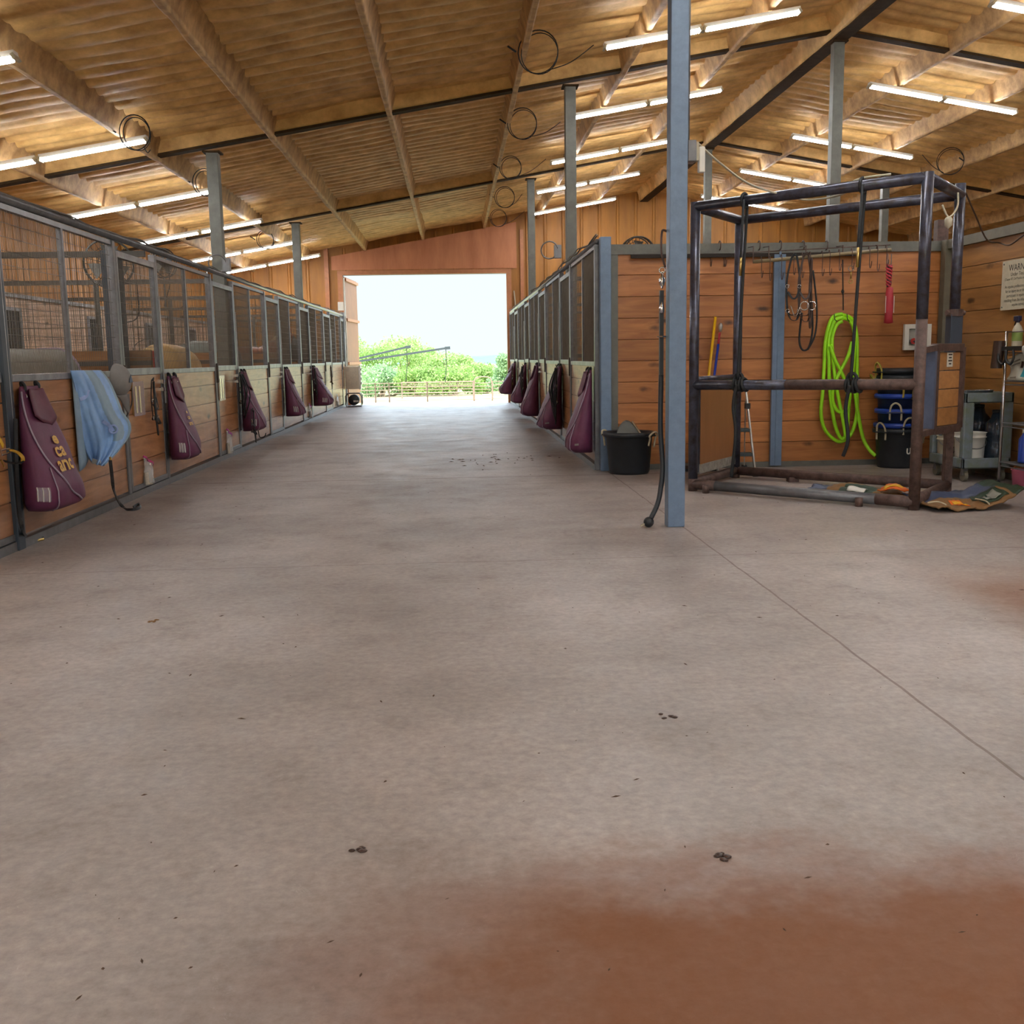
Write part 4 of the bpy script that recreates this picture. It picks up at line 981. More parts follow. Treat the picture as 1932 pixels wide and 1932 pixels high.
def tree(px, ptop, pw, y, lab, mi=0, seed=0, low=None):
    rr = random.Random(seed); T = onY(px, ptop, y); W = pw/F*y; g = gz(y)
    root = thing('tree', lab, 'tree', (T.x, y, g), 'trees beyond the corral')
    H = T.z-g; b = MB(); nb = 9; blobs = []
    for k in range(nb):
        f = k/(nb-1); z = g+H*(.22+.66*rr.random()); 
        if k == 0: z = T.z-W*.16
        sp = W*.36*(1-.5*abs((z-g)/H-.45))
        blobs.append((Vector((T.x+(0 if k == 0 else rr.uniform(-sp, sp)), y+rr.uniform(-sp,sp), z)), W*rr.uniform(.17,.27)))
    for c, r_ in blobs:
        for q in range(760):
            d = Vector((rr.gauss(0,1), rr.gauss(0,1), rr.gauss(0,1))).normalized()*r_*(rr.uniform(.45,1.2)); d.z *= .8
            p = c+d; 
            if p.z < g+.1: continue
            s_ = rr.uniform(.06,.15)*(1+y/400); u = Vector((rr.gauss(0,1), rr.gauss(0,1), rr.gauss(0,1))).normalized(); w_ = u.cross(Vector((rr.gauss(0,1),rr.gauss(0,1),rr.gauss(0,1)))).normalized()
            b.add([p-u*s_, p+w_*s_*.55, p+u*s_, p-w_*s_*.55], [(0,1,2,3)])
    b.build('foliage', lf[mi], root)
    t = MB(); base = Vector((T.x, y, g-.1))
    for c, r_ in blobs[:5]:
        m_ = base.lerp(c, .5)+Vector((rr.uniform(-.3,.3), 0, -.2)); t.tube(smooth_path([base, m_, c], 5), [.16]*4+[.11]*4+[.06]*3, 7)
    t.build('trunk', bark, root, smooth=True)
TT = [(652,622,110,118,'tall bright green tree at the left edge of the doorway',0), (703,655,120,112,'bushy green tree just right of the left door leaf',1), (757,640,110,125,'tall bright tree behind the tips of the exercise arms',0),
      (800,654,90,135,'green tree right of the tallest tree behind the arms',1), (838,668,90,116,'rounded green tree with bare trunk in the middle of the doorway',0), (880,672,80,122,'pale green tree right of the middle of the doorway',0),
      (917,692,80,112,'low green tree behind the tall corral gate',1), (950,668,60,108,'cool green tree at the right edge of the doorway',2), (720,690,120,104,'low bush in front of the left trees beyond the corral',2), (860,700,110,104,'low green shrub behind the middle of the corral',1), (790,700,90,104,'shrub behind the corral below the exercise arms',1),
      (1010,655,110,120,'tree hidden to the right of the doorway',1), (560,640,130,120,'tree hidden to the left of the doorway',0)]
for i, q in enumerate(TT): tree(*q, seed=i+3)
# corral panels
def corral(x0, x1, y, zb, zt, lab, nr=6, m=None):
    root = thing('corral_fence', lab, 'fence', ((x0+x1)/2, y, gz(y)), 'pipe corral panels')
    fm = m or simple('corral_pipe', '806a5c', .6, .1) if 'corral_pipe' not in MATS else MATS['corral_pipe']
    for x in (x0, x1): MB().tube([(x, y, gz(y)), (x, y, zt+.04)], .05, 8).build('post', fm, root)
    for k in range(nr):
        z = zb+(zt-zb)*k/(nr-1); MB().tube([(x0, y, z), (x1, y, z)], .03, 6).build('rail', fm, root)
    n_ = 2
    for k in range(1, n_+1): x = x0+(x1-x0)*k/(n_+1); MB().tube([(x, y, zb), (x, y, zt)], .018, 6).build('upright', fm, root)
yc = 78.0
def cx(px): return onY(px, 730, yc).x
zt = onY(800, 722, yc).z; zb = gz(yc)+.15
seg = [(660,708),(708,734),(734,806),(806,893)]
wh = ['left end, partly behind the door leaf','short second','third, below the exercise arms','long one left of the arched gate']
for (p, q), l in zip(seg, wh): corral(cx(p), cx(q), yc, zb, zt, 'rust brown pipe corral panel, %s' % l)
corral(cx(929), cx(965), yc, zb, zt, 'rust brown pipe corral panel at the right edge of the doorway')
corral(cx(740), cx(900), yc+14, gz(yc+14)+.3, zt-.25, 'far side pipe corral panel seen through the nearer panels')
root = thing('corral_gate', 'arched pipe corral gate at the right of the doorway', 'gate', (cx(911), yc, gz(yc)))
fm = MATS['corral_pipe']; b = MB(); x0, x1 = cx(895), cx(928); za = onY(911, 712, yc).z
b.tube(smooth_path([(x0,yc,gz(yc)),(x0,yc,za-.4),(x0+.25,yc,za),(x1-.25,yc,za),(x1,yc,za-.4),(x1,yc,gz(yc))], 6), .045, 8); b.build('arch', fm, root, smooth=True)
for k in range(6): MB().tube([(x0, yc, zb+(zt-zb-.1)*k/5), (x1-.1, yc, zb+(zt-zb-.1)*k/5)], .03, 6).build('rail', fm, root)
# exercise walker arms
yw = 60.0
hub = onY(560, 690, yw)
root = thing('horse_walker', 'long steel arms of a horse walker outside the doorway with hanging leads', 'horse walker', (hub.x, yw, gz(yw)))
gm = simple('walker_steel', '3a4046', .5, .3)
MB().tube([(hub.x, yw, gz(yw)), (hub.x, yw, hub.z+.3)], .14, 12).build('mast', gm, root, smooth=True)
for (pa, pb, yy, dpy) in (((682,675),(767,655),yw+1.5,718), ((682,681),(841,657),yw-1.5,722)):
    A = Vector((hub.x, yw, hub.z+.1)); A = onY(pa[0], pa[1], yy); Bq = onY(pb[0], pb[1], yy); d = (A-Bq)*1.0
    A = A+d*(1.2)
    MB().beam(A, Bq, .09, .11).build('arm', gm, root)
    MB().beam(Bq-Vector((.05,0,0)), Bq+Vector((.25,0,.02)), .14, .16).build('arm_tip', gm, root)
    MB().tube([Bq+Vector((0,0,-.05)), Bq+Vector((.02,0,-.9)), onY(pb[0]-1, dpy, yy)], .022, 6).build('lead', blackS, root)
# electrical box, round fan by the door, small boxes
c = onY(666, 712, 29.55)
root = thing('electrical_panel', 'beige electrical panel at the end of the left stall row by the doorway', 'electrical panel', (c.x, 29.6, c.z-.33))
MB().box(c.x-.22, c.x+.16, 29.76-.22, 29.76, c.z-.33, c.z+.31).build('cabinet', simple('pale_beige_enamel','d6cab4',.4,var=.06), root, bevel=.01)
MB().box(c.x-.2, c.x+.12, 29.76-.235, 29.76-.22, c.z-.31, c.z+.29).build('panel_door', simple('panel_door_beige', 'c8bca6', .5), root, bevel=.004)
MB().box(c.x+.165, c.x+.22, 29.76-.24, 29.76-.02, c.z-.34, c.z+.32).build('side_strip', whiteP, root)
b = MB()
for k in range(4): b.box(c.x+.22, c.x+.235, 29.76-.2, 29.76-.12, c.z-.2+.13*k, c.z-.14+.13*k)
b.build('hinge', rubber, root)
MB().tube([(c.x-.16, 29.76-.1, c.z+.31), (c.x-.16, 29.76-.05, 3.6)], .022, 8).build('conduit', whiteP, root, smooth=True)
c = onZ(668, 768); c = Vector((c.x, 29.0, 0)); c.x = onY(668, 755, 29.0).x
root = thing('floor_fan', 'black drum floor fan in a tube frame on the floor left of the doorway', 'fan', c)
b = MB(); b.tube([c+Vector((0,-.12,.2)), c+Vector((0,.14,.2))], .15, 22); b.build('drum', rubber, root, smooth=True)
b = MB()
for y in (-.16, .17): b.tube([c+Vector((x, y, z)) for x, z in ((-.2,.02),(.2,.02),(.22,.1),(.22,.3),(.17,.38),(-.17,.38),(-.22,.3),(-.22,.1))], .016, 6, closed=True)
for x, z in ((-.2,.02),(.2,.02),(.17,.38),(-.17,.38)): b.tube([c+Vector((x,-.16,z)), c+Vector((x,.17,z))], .014, 6)
b.build('tube_frame', galv, root, smooth=True)
b = MB()
for k in range(3): b.box(c.x+.0+.05*k, c.x+.03+.05*k, c.y-.135, c.y-.12, .14, .19)
b.build('label_plate', whiteP, root)
c = onY(643, 578, FAR-.05); tag(MB().box(c.x-.08, c.x+.08, FAR-.1, FAR-.02, c.z-.12, c.z+.12).build('junction_box', whiteP, bevel=.01), 'small white junction box beside the left door jamb', 'box')
c = onY(970, 572, FAR-.05); b = MB(); b.tube(smooth_path([c+Vector((0,0,.35)), c+Vector((.03,-.02,0)), c+Vector((.02,0,-.25))], 6), .02, 6); b.box(c.x-.05,c.x+.07,FAR-.12,FAR-.02,c.z-.3,c.z-.14); tag(b.build('switch_cord', offw, smooth=False), 'pale hanging switch and cord at the right door jamb', 'switch')
for px, py, zc, x, lab in ((1052, 475, 15.0, 1.6, 'right'), (428, 500, 15.0, -3.2, 'left')):
    c = onY(px, py, 14.9)
    b = MB(); b.box(c.x-.05, c.x+.05, 14.84, 14.93, c.z-.09, c.z+.09); b.tube(ringpts(c+Vector((-.12,-.05,.02)), .12, (0,1,.2), 16), .01, 5, closed=True)
    tag(b.build('outlet_box', galv), 'grey outlet box with coiled cord on the near %s aisle column' % lab, 'outlet')
# unseen strip lights added over and behind the camera to brighten the foreground
for x, nm in ((-5.2, 'left stalls'), (3.2, 'aisle'), (8.2, 'right bay')):
    for y, q in ((8.3, 'first row'), (4.8, 'second row'), (1.4, 'third row'), (-2.2, 'fourth row'), (-5.8, 'rear row')):
        if x < 0 and y > 6: continue
        sgn = 1 if x > RIDGE else -1
        for h in (-1, 1):
            xx = x+h*.66
            fixture((xx, y, rz(xx)-.06), sgn, 1.25, 'added unseen strip light over the %s, %s, %s half' % (nm, q, 'left' if h < 0 else 'right'))
# ------------------------------------------------------------------ horse stocks
Pfl, Prl, Pfr, Prr = onZ(1307, 926), onZ(1387.5, 901), onZ(1724, 962), onZ(1785, 930)
ST = 2.69
stk = thing('horse_stocks', 'tall grey and rusty pipe horse stocks standing in the grooming bay', 'horse stocks', (Pfl+Prr)/2)
stk.location.z = 0
up_ = Vector((0,0,1)); rp = .046
def twotone(p, zsplit, name):
    q = MB(); q.tube([p, p+up_*zsplit], rp*.98, 16, mi=1); q.tube([p+up_*zsplit, p+up_*ST], rp, 16, mi=0)
    o = q.build(name, [steelD, rust], stk, smooth=True); return o
twotone(Pfl, .12, 'post'); twotone(Prl, .10, 'post'); twotone(Pfr, 1.55, 'post')
o = MB().tube([Prr+up_*1.5, Prr+up_*(ST+.06)], rp, 16).build('post', steelD, stk, smooth=True)
MB().box(Prr.x-.035, Prr.x+.035, Prr.y-.035, Prr.y+.035, 0, 1.0).build('lower_post', rust, stk, bevel=.006)
MB().box(Prr.x-.055, Prr.x+.055, Prr.y-.055, Prr.y+.055, 1.0, 1.62).build('sleeve', simple('navy_post_paint', '343c48', .5, .2), stk, bevel=.006)
b = MB(); b.tube([Prr+up_*1.6, Prr+up_*1.66], .075, 14); b.tube([Prr+up_*1.63+Vector((-.09,-.03,0)), Prr+up_*1.63+Vector((.1,.02,0))], .022, 8)
b.build('clamp', rust, stk)
for p, q in ((Pfl,Pfr),(Pfl,Prl),(Prl,Prr),(Pfr,Prr)):
    MB().tube([p+up_*(ST-.04), q+up_*(ST-.04)], rp, 16).build('top_rail', steelD, stk, smooth=True)
m_ = MB(); A0, B0 = Pfl+up_*1.01, Pfr+up_*1.03; m_.tube([A0, A0.lerp(B0,.45)], rp*.98, 16, mi=0); m_.tube([A0.lerp(B0,.45), B0], rp*.98, 16, mi=1)
m_.build('side_rail', [steelD, rust], stk, smooth=True)
MB().tube([Pfl+up_*1.06, Prl+up_*1.06], .03, 12).build('end_rail', steelD, stk, smooth=True)
F1 = Pfl+up_*.065; F2 = Pfr+up_*.065; dfr = (F2-F1).normalized()
m_ = MB(); m_.tube([F1, F1.lerp(F2,.12)], rp*1.05, 14, mi=1); m_.tube([F1.lerp(F2,.12), F1.lerp(F2,.85)], rp*1.02, 14, mi=0); m_.tube([F1.lerp(F2,.85), F2], rp*1.05, 14, mi=1)
m_.build('floor_rail', [galv, rust], stk, smooth=True)
for p, q in ((Pfl,Prl),(Prl,Prr),(Pfr,Prr)): MB().tube([p+up_*.075, q+up_*.075], rp, 14).build('floor_rail', rust, stk, smooth=True)
for f in (.075, .78):
    p = F1.lerp(F2, f)+Vector((-.03,-.07,0)); p.z = 0; MB().tube([p, p+up_*.075], .032, 10).build('floor_peg', rust, stk, smooth=True)
p = Prl.lerp(Prr, .30); MB().box(p.x-.05, p.x+.05, p.y-.05, p.y+.05, 0, .05).build('floor_block', rust, stk)
# left end gate: steel framed smooth wooden panel
g0 = Pfl.lerp(Prl, .10)+up_*.17; g1 = Pfl.lerp(Prl, .90)+up_*.17
gate = MB(); nrm = (g1-g0).normalized().cross(up_)
gate.beam(g0+up_*.0, g0+up_*.86, .10, .045, nrm); gate.beam(g1, g1+up_*.86, .10, .045, nrm)
gate.beam(g0+up_*.86, g1+up_*.86, .05, .05)
go = gate.build('end_gate', steelD, stk, bevel=.004)
MB().prism([g0+up_*.02, g1+up_*.02, g1+up_*.84, g0+up_*.84], nrm*.025).build('wood_panel', simple('plywood_panel', '8a5c38', .45, var=.15, scale=2, stretch=(3,3,.5)), go)
b = MB().beam(g0+(g1-g0)*-.02+up_*.03, g1+(g1-g0)*.02+up_*.03, .06, .09); b.build('bottom_bar', simple('scuffed_pale_steel', '9a958c', .5, .3, var=.4, scale=20), go)
b = MB().beam(g0+(g1-g0)*-.05+up_*.02+nrm*-.035, g0+(g1-g0)*.16+up_*.03+nrm*-.035, .012, .12); b.build('rust_plate', rust, go)
b = MB().beam(g1+(g1-g0)*-.13+up_*.03+nrm*-.035, g1+(g1-g0)*.05+up_*.03+nrm*-.035, .012, .12); b.build('rust_plate', rust, go)
# right end gate: four boards in a rusty frame
yg = 8.95
g0 = onY(1757, 810, 8.5); g1 = onY(1806, 801, 8.85); t0 = onY(1757, 664, 8.5); t1 = onY(1808, 658, 8.85)
g0.z = g1.z = (g0.z+g1.z)/2-.02; t0 = g0+up_*.70; t1 = g1+up_*.70
dg_ = (g1-g0).normalized(); nr_ = dg_.cross(up_); wgt = (g1-g0).length
gf = MB(); gf.beam(g0, t0, .065, .07, nr_); gf.beam(g1, t1, .065, .07, nr_); gf.beam(g0, g1, .07, .065); gf.beam(t0, t1, .07, .065)
go2 = gf.build('end_gate', rust, stk, bevel=.004)
b = MB()
for k in range(4):
    q0 = g0+up_*(.035+.1575*k)+nr_*.01; q1 = g1+up_*(.035+.1575*k)+nr_*.01
    b.prism([q0, q1, q1+up_*.15, q0+up_*.15], nr_*-.03)
b.build('gate_boards', woodGate, go2, bevel=.004)
MB().prism([g0-dg_*.075+nr_*.04+up_*.02, g0-dg_*.035+nr_*.04+up_*.02, t0-dg_*.035+nr_*.04+up_*-.03, t0-dg_*.075+nr_*.04+up_*-.03], nr_*-.08).build('hinge_plate', simple('blue_grey_plate', '59637a', .45, .2), go2)
b = MB(); s0 = g0+dg_*(wgt*.42)+up_*.535-nr_*-.0; 
for sgn in (1,):
    b.prism([s0+nr_*-.024, s0+dg_*.115+nr_*-.024, s0+dg_*.115+up_*.12+nr_*-.024, s0+up_*.12+nr_*-.024], nr_*-.003)
    b.prism([s0+nr_*.012, s0+dg_*.115+nr_*.012, s0+dg_*.115+up_*.12+nr_*.012, s0+up_*.12+nr_*.012], nr_*.003)
st_ = b.build('sticker', whiteP, go2)
b = MB()
for sd in (-.028, .017):
    for k, (w0, w1) in enumerate(((.035,.08),(.02,.095),(.03,.085),(.02,.095))):
        q = s0+up_*(.02+.026*k); b.prism([q+dg_*w0+nr_*sd, q+dg_*w1+nr_*sd, q+dg_*w1+up_*.012+nr_*sd, q+dg_*w0+up_*.012+nr_*sd], nr_*-.001)
b.build('sticker_print', ink, go2)
MB().beam(Pfr+up_*.62, g0+up_*.0, .06, .05).build('gate_arm', rust, stk)
MB().beam(Pfr+up_*1.3, t0, .06, .05).build('gate_arm', rust, stk)
MB().beam(g1+Vector((0,0,.0)), Prr+up_*.62, .05, .05).build('gate_arm', rust, stk)
# black cross tie ropes on the stocks
def ontoprail(px):     # point of the front top rail at picture column px
    lo, hi = 0., 1.
    for _ in range(50):
        m = (lo+hi)/2; p = Pfl.lerp(Pfr, m)+up_*(ST-.04); 
        v = MWT.transposed() @ (p-CAM); x = 966+F*v.x/-v.z
        if x < px: lo = m
        else: hi = m
    return m
for (pt, pm, lab, low) in ((1405, 1397, 'black rope tied from the left end of the stocks top rail to the side rail', .55), (1628, 1610, 'black rope tied from the middle of the stocks top rail, loose end hanging below', .30)):
    f0, f1 = ontoprail(pt), 0
    T0 = Pfl.lerp(Pfr, f0)+up_*(ST-.04); 
    lo, hi = 0., 1.
    for _ in range(50):
        m = (lo+hi)/2; p = Pfl.lerp(Pfr, m)+up_*1.02; v = MWT.transposed() @ (p-CAM); x = 966+F*v.x/-v.z
        if x < pm: lo = m
        else: hi = m
    B1 = Pfl.lerp(Pfr, m)+up_*1.02
    root = thing('cross_tie', lab, 'rope', B1, 'black ropes on the stocks')
    n_ = Vector((dfr.y, -dfr.x, 0))
    MB().tube(ringpts(T0, .06, dfr, 16), .014, 6, closed=True).build('top_loop', blackR, root, smooth=True)
    MB().tube([T0+n_*.05+dfr*.02, T0+n_*.05-up_*.5, T0+n_*.04-up_*.55], .013, 6).build('double_strand', blackR, root, smooth=True)
    MB().tube([T0-up_*.5+n_*.05, T0-up_*.66+n_*.055], .014, 6).build('snap', brass, root, smooth=True)
    MB().tube(smooth_path([T0-n_*.05, T0.lerp(B1,.5)+n_*.01, B1+n_*.05+up_*.05], 8), .0145, 8).build('rope', blackR, root, smooth=True)
    b = MB()
    for k in range(4): b.tube(ringpts(B1+dfr*(.03*(k-1.5)), .058, dfr+Vector((0,0,.25*(k%2))), 16), .014, 7, closed=True)
    b.tube(ringpts(B1+up_*.06+n_*.03, .04, n_, 14), .015, 7, closed=True)
    b.build('knot', blackR, root, smooth=True)
    E = B1+n_*.07; b = MB(); b.tube(smooth_path([E, E-up_*.2-dfr*.03, E-up_*.45+dfr*.0, E-up_*(low+.3)-dfr*.04], 8), .016, 7)
    b.build('loose_end', blackR, root, smooth=True)
# white cord from the column outlet to the stocks
bx = onY(1301, 283, 7.70)
root = thing('outlet_box', 'grey outlet box with plug on the right side of the foreground column', 'outlet', bx)
MB().box(PX+.066, PX+.13, 7.64, 7.76, bx.z-.09, bx.z+.06).build('box', galv, root, bevel=.006)
MB().tube([(PX+.078, 7.70, bx.z+.06), (PX+.078, 7.70, rz(PX)-.05)], .012, 8).build('conduit', galv, root, smooth=True)
MB().box(PX+.13, PX+.15, 7.66, 7.74, bx.z-.08, bx.z+.05).build('cover', offw, root)
c0 = Vector((PX+.17, 7.70, bx.z-.02))
pts = [c0, onY(1315,270,7.8), onY(1355,305,8.2), onY(1410,345,8.7), onY(1470,366,9.1), onY(1525,377,9.1), onY(1590,366,8.75), Pfl.lerp(Pfr, ontoprail(1615))+up_*(ST+.01), Pfl.lerp(Pfr, ontoprail(1680))+up_*(ST+.02)]
root = thing('extension_cord', 'white cord running from the column outlet to the top of the stocks', 'cord', c0)
MB().tube(smooth_path(pts, 8), .009, 6).build('cord', offw, root, smooth=True)
MB().box(PX+.155, PX+.20, 7.67, 7.73, bx.z-.16, bx.z+.02).build('plug', whiteP, root, bevel=.008)
# chain and black cross tie on the left of the column
c0 = onY(1256, 437, 7.76)
root = thing('cross_tie', 'black rubber tie hanging by a chain from the foreground column, ending in a ball', 'tie', onZ(1224, 990))
MB().tube(smooth_path([Vector((PX-.06, 7.76, c0.z)), Vector((PX-.10, 7.74, c0.z-.0)), Vector((PX-.105, 7.74, c0.z-.15)), Vector((PX-.075, 7.74, c0.z-.26))], 6), .008, 6).build('hook', rust, root, smooth=True)
z = c0.z-.28; k = 0
while z > onY(1254, 545, 7.76).z:
    MB().tube(ringpts((PX-.098, 7.74, z), .022, (1, 0, 0) if k % 2 else (.2, 1, 0), 12), .005, 6, closed=True).build('chain_link', chrome, root, smooth=True); z -= .037; k += 1
zz = z
for q, m in ((c0.z-.36, chrome), (c0.z-.56, chrome)):
    MB().lathe([(.004,-.04),(.018,-.03),(.02,.0),(.012,.03),(.006,.05)], (PX-.1, 7.735, q), 10).build('snap', m, root, smooth=True)
MB().strap([Vector((PX-.10, 7.75, zz)), Vector((PX-.10, 7.75, 1.55)), Vector((PX-.10,7.75,1.1))], .03, .03, (0,-1,0)).build('sleeve', blackS, root)
MB().tube(ringpts((PX-.1, 7.74, onY(1250,635,7.74).z), .03, (0,0,1), 12), .006, 6, closed=True).build('ring', chrome, root)
pts = [Vector((PX-.10,7.75,1.15)), Vector((PX-.105,7.74,.75)), onY(1250,880,7.72), onY(1246,925,7.7), onY(1240,952,7.68), onY(1228,978,7.66)]
MB().tube(smooth_path(pts, 8), .019, 10).build('tie_hose', rubber, root, smooth=True)
cb = onY(1224, 985, 7.66); cb.z = .041
b = MB(); b.lathe([(.001,-.04)]+[(.04*math.cos(t), .04*math.sin(t)) for t in [math.pi*(k/12-.5) for k in range(1,12)]]+[(.001,.04)], cb, 20); b.build('ball', rubber, root, smooth=True)
MB().tube(smooth_path([cb, cb+Vector((-.04,-.01,-.015)), cb+Vector((-.065,-.01,-.03))], 5), .007, 6).build('rope_end', ropeW, root, smooth=True)
# ------------------------------------------------------------------ muck tub by the corner post
def tub(c, h, rb, rtp, body, rim, lab, handles=((-.6,'w'),), hm=None, group=None, name='muck_tub', inside=None):
    root = thing(name, lab, 'tub', c, group); c = Vector(c)
    b = MB(); b.lathe([(.001,0),(rb*.93,0),(rb,.03),(rtp-.01,h-.05),(rtp,h-.045),(rtp,h-.005),(rtp-.012,h),(rtp-.022,h-.02),(rb-.02,.04),(.001,.03)], c, 40, cap=False)
    b.build('body', body, root, smooth=True)
    MB().lathe([(rtp,h-.05),(rtp+.022,h-.045),(rtp+.026,h-.01),(rtp+.01,h+.006),(rtp-.01,h)], c, 40, cap=False).build('rim', rim, root, smooth=True)
    for ang, st in handles:
        d = Vector((math.cos(ang), math.sin(ang), 0)); t = Vector((-d.y, d.x, 0)); p = c+d*(rtp+.02)+up_*(h-.03)
        if st == 'loop': pts = [p-t*.06-up_*.09, p-t*.06, p-t*.045+up_*.07+d*.015, p+up_*.10+d*.02, p+t*.045+up_*.07+d*.015, p+t*.06, p+t*.06-up_*.09]
        else: pts = [p-t*.05-up_*.11+d*.0, p-t*.055-up_*.03+d*.02, p-t*.075+d*.03, p-t*.03+up_*.035+d*.05, p+t*.03+up_*.035+d*.05, p+t*.075+d*.03, p+t*.055-up_*.03+d*.02, p+t*.06-up_*.13]
        MB().tube(smooth_path(pts, 5), .011, 7).build('rope_handle', hm or ropeW, root, smooth=True)
        lug = MB(); lug.beam(p-t*.09-up_*.005, p+t*.09-up_*.005, .05, .014); lug.build('handle_lug', body, root, bevel=.004)
    if inside:
        b = MB(); b.prism([c+Vector((-.17,-.06,h-.1)), c+Vector((.08,-.06,h-.1)), c+Vector((.05,.06,h+.09)), c+Vector((.0,.07,h+.11)), c+Vector((-.09,.07,h+.10))], Vector((0,.015,-.0))); b.build('scoop', inside, None and root)
    return root
ct = onZ(1187, 897); ct.y += .23; ct.x = onY(1187, 860, ct.y).x
tub(ct, .46, .225, .265, rubber, rubber, 'black muck tub with rope handles beside the corner post', ((-.75,'hang'), (2.4,'hang')))
c_ = ct+Vector((0,0,.46)); root = thing('feed_scoop', 'grey plastic scoop sticking out of the black muck tub', 'scoop', c_)
b = MB(); b.grid(lambda u, v: c_+Vector((-.15+.27*u+(.04-.07*u)*v, -.02+.10*v+.05*math.sin(math.pi*u), -.05+.17*v*(.55+.45*math.sin(math.pi*u)))), 14, 6)
b.build('blade', simple('dusty_grey_plastic', '5a5a54', .6), root, smooth=True, solid=.008)
MB().tube([c_+Vector((.05,.10,.11)), c_+Vector((.13,.02,-.02))], .01, 6).build('handle', simple('worn_wood', '9a8468', .7), root)
# stacked tubs
cs = onZ(1690, 884); cs.y += .18; cs.x = onY(1692, 850, cs.y).x
specs = [(.46, rubber, rubber, 'large black tub at the bottom of the stack by the cart', ((3.6,'loop'), (-.9,'hang'))),
         (.46, shadedBlueP, blueP, 'blue rimmed tub second from the bottom of the stack', ((-1.5,'loop'),)),
         (.46, shadedBlueP, blueP, 'blue rimmed tub third from the bottom of the stack', ((-2.1,'loop'), (-.75,'loop'))),
         (.46, shadedBlueP, blueP, 'uppermost of the blue rimmed tubs in the stack', ((-1.1,'loop'),)),
         (.46, rubber, rubber, 'black tub just above the blue rimmed tubs in the stack', ((-1.6,'hang'),)),
         (.46, rubber, rubber, 'black tub second from the top of the stack', ((2.9,'hang'),)),
         (.46, rubber, rubber, 'black tub on top of the stack', ((3.3,'loop'),))]
zoff = 0; first_tub = None
tz = [0, .06, .22, .385, .49, .59, .665]
for (h, bd, rm, lab, hs), zq in zip(specs, tz):
    tb_ = tub(cs+Vector((rnd.uniform(-.006,.006), rnd.uniform(-.006,.006), zq)), h-.02, .218 if zq == 0 else .195, .25 if zq == 0 else .236, bd, rm, lab, hs, hm=ropeY if bd is rubber and zq > .3 else ropeW, group='muck tubs stacked by the cart', name='muck_tub'); first_tub = first_tub or tb_
p = onY(1712, 846, cs.y-.235); b = MB()
b.strap(smooth_path([p, p+Vector((.0,0,-.05)), p+Vector((.02,0,-.06)), p+Vector((.035,0,-.04)), p+Vector((.035,0,.005))], 5), .014, .004, (0,-1,0)).build('white_mark', whiteP, first_tub)
# ------------------------------------------------------------------ things on the plank wall
def Wp(px, py, o=.03): return onY(px, py, BY-.045-o)
# tack rail with hooks
q0, q1 = onY(1421, 494, 11.40), onY(1681, 471, 11.40)
root = thing('tack_rail', 'pale pipe rail slung below the top of the plank wall for hanging tack', 'rail', (q0+q1)/2)
MB().tube([q0, q1], .02, 10).build('pipe', simple('tan_pipe', '8a7a5a', .5, .2), root, smooth=True)
b = MB()
for px in (1395, 1450, 1520, 1590, 1655):
    a0 = Wp(px, 470); f = (px-1421)/(1681-1421); e = q0.lerp(q1, max(0,min(1,f))); MB().tube([Vector((e.x, BY-.05, BH-.02)), Vector((e.x, e.y, BH-.03)), e], .006, 6).build('bracket', rust, root)
MB().tube([onY(1385,478,11.45), onY(1680,462,11.45)], .006, 6).build('wire', rust, root)
hx = [1294,1317,1344,1369,1372,1436,1452,1474,1497,1513,1528,1551,1565,1583,1607,1640,1655,1672]
for i, px in enumerate(hx):
    y0 = 11.68 if i < 5 else 11.41
    f = (px-1421)/(1681-1421); top = Wp(px, 474) if i < 5 else onY(px, 494-23*f, 11.40)
    h = .14 if i < 5 else rnd.choice([.12,.2,.16]); top = Vector((top.x, y0-.01, top.z+.02))
    b = MB(); b.tube(smooth_path([top+Vector((0,.03,-.03)), top+Vector((0,.01,.03)), top+Vector((0,-.02,.0)), top+Vector((0,-.02,-h)), top+Vector((.0,-.045,-h-.04)), top+Vector((0,-.075,-h-.0)), top+Vector((0,-.08,-h+.03))], 5), .0042, 6)
    tag(b.build('wire_hook', rust, smooth=True), 'dark wire hook on the %s above the plank wall, %s' % (('board','left end') if i < 5 else ('pale tack rail','along its length')), 'hook', 'wire hooks board' if i < 5 else 'wire hooks rail')
for px in (1358, 1432, 1472, 1515, 1559):
    c = onY(px, 463, BY-.05); b = MB(); b.tube(ringpts(c, .05, (1,0,0), 14), .006, 6, closed=True)
    tag(b.build('hook_ring', rust, smooth=True), 'small dark wire ring over the top beam of the plank wall', 'ring', 'wire rings on the top beam')
# bridles
halter(onY(1497, 484, 11.38), 1, .95, .32, 'dark bridle on the left of the tack rail, bright bit below', blackR, 0, 21, ax='X', cat='bridle', group=None, name='bridle')
halter(onY(1519, 482, 11.36), 1, .98, .30, 'dark bridle with long looped reins on the tack rail, just right of another bridle', brownL, 1, 22, ax='X', cat='bridle', group=None, name='bridle')
c = onY(1520, 577, 11.32); bit = thing('snaffle_bit', 'shiny ring bit hanging with the two bridles on the tack rail', 'bit', c)
for q in (-.02, .06): MB().tube(ringpts(c+Vector((q,-.02,0)), .045, (.3,1,0), 20), .006, 6, closed=True).build('bit_ring', chrome, bit, smooth=True)
MB().tube(smooth_path([c+Vector((-.05,0,.03)), c+Vector((-.11,0,-.12)), c+Vector((-.16,0,-.01)), c+Vector((-.17,0,.0))], 5), .006, 6).build('mouthpiece', chrome, bit, smooth=True)
c = onY(1506, 650, 11.36); b = MB()
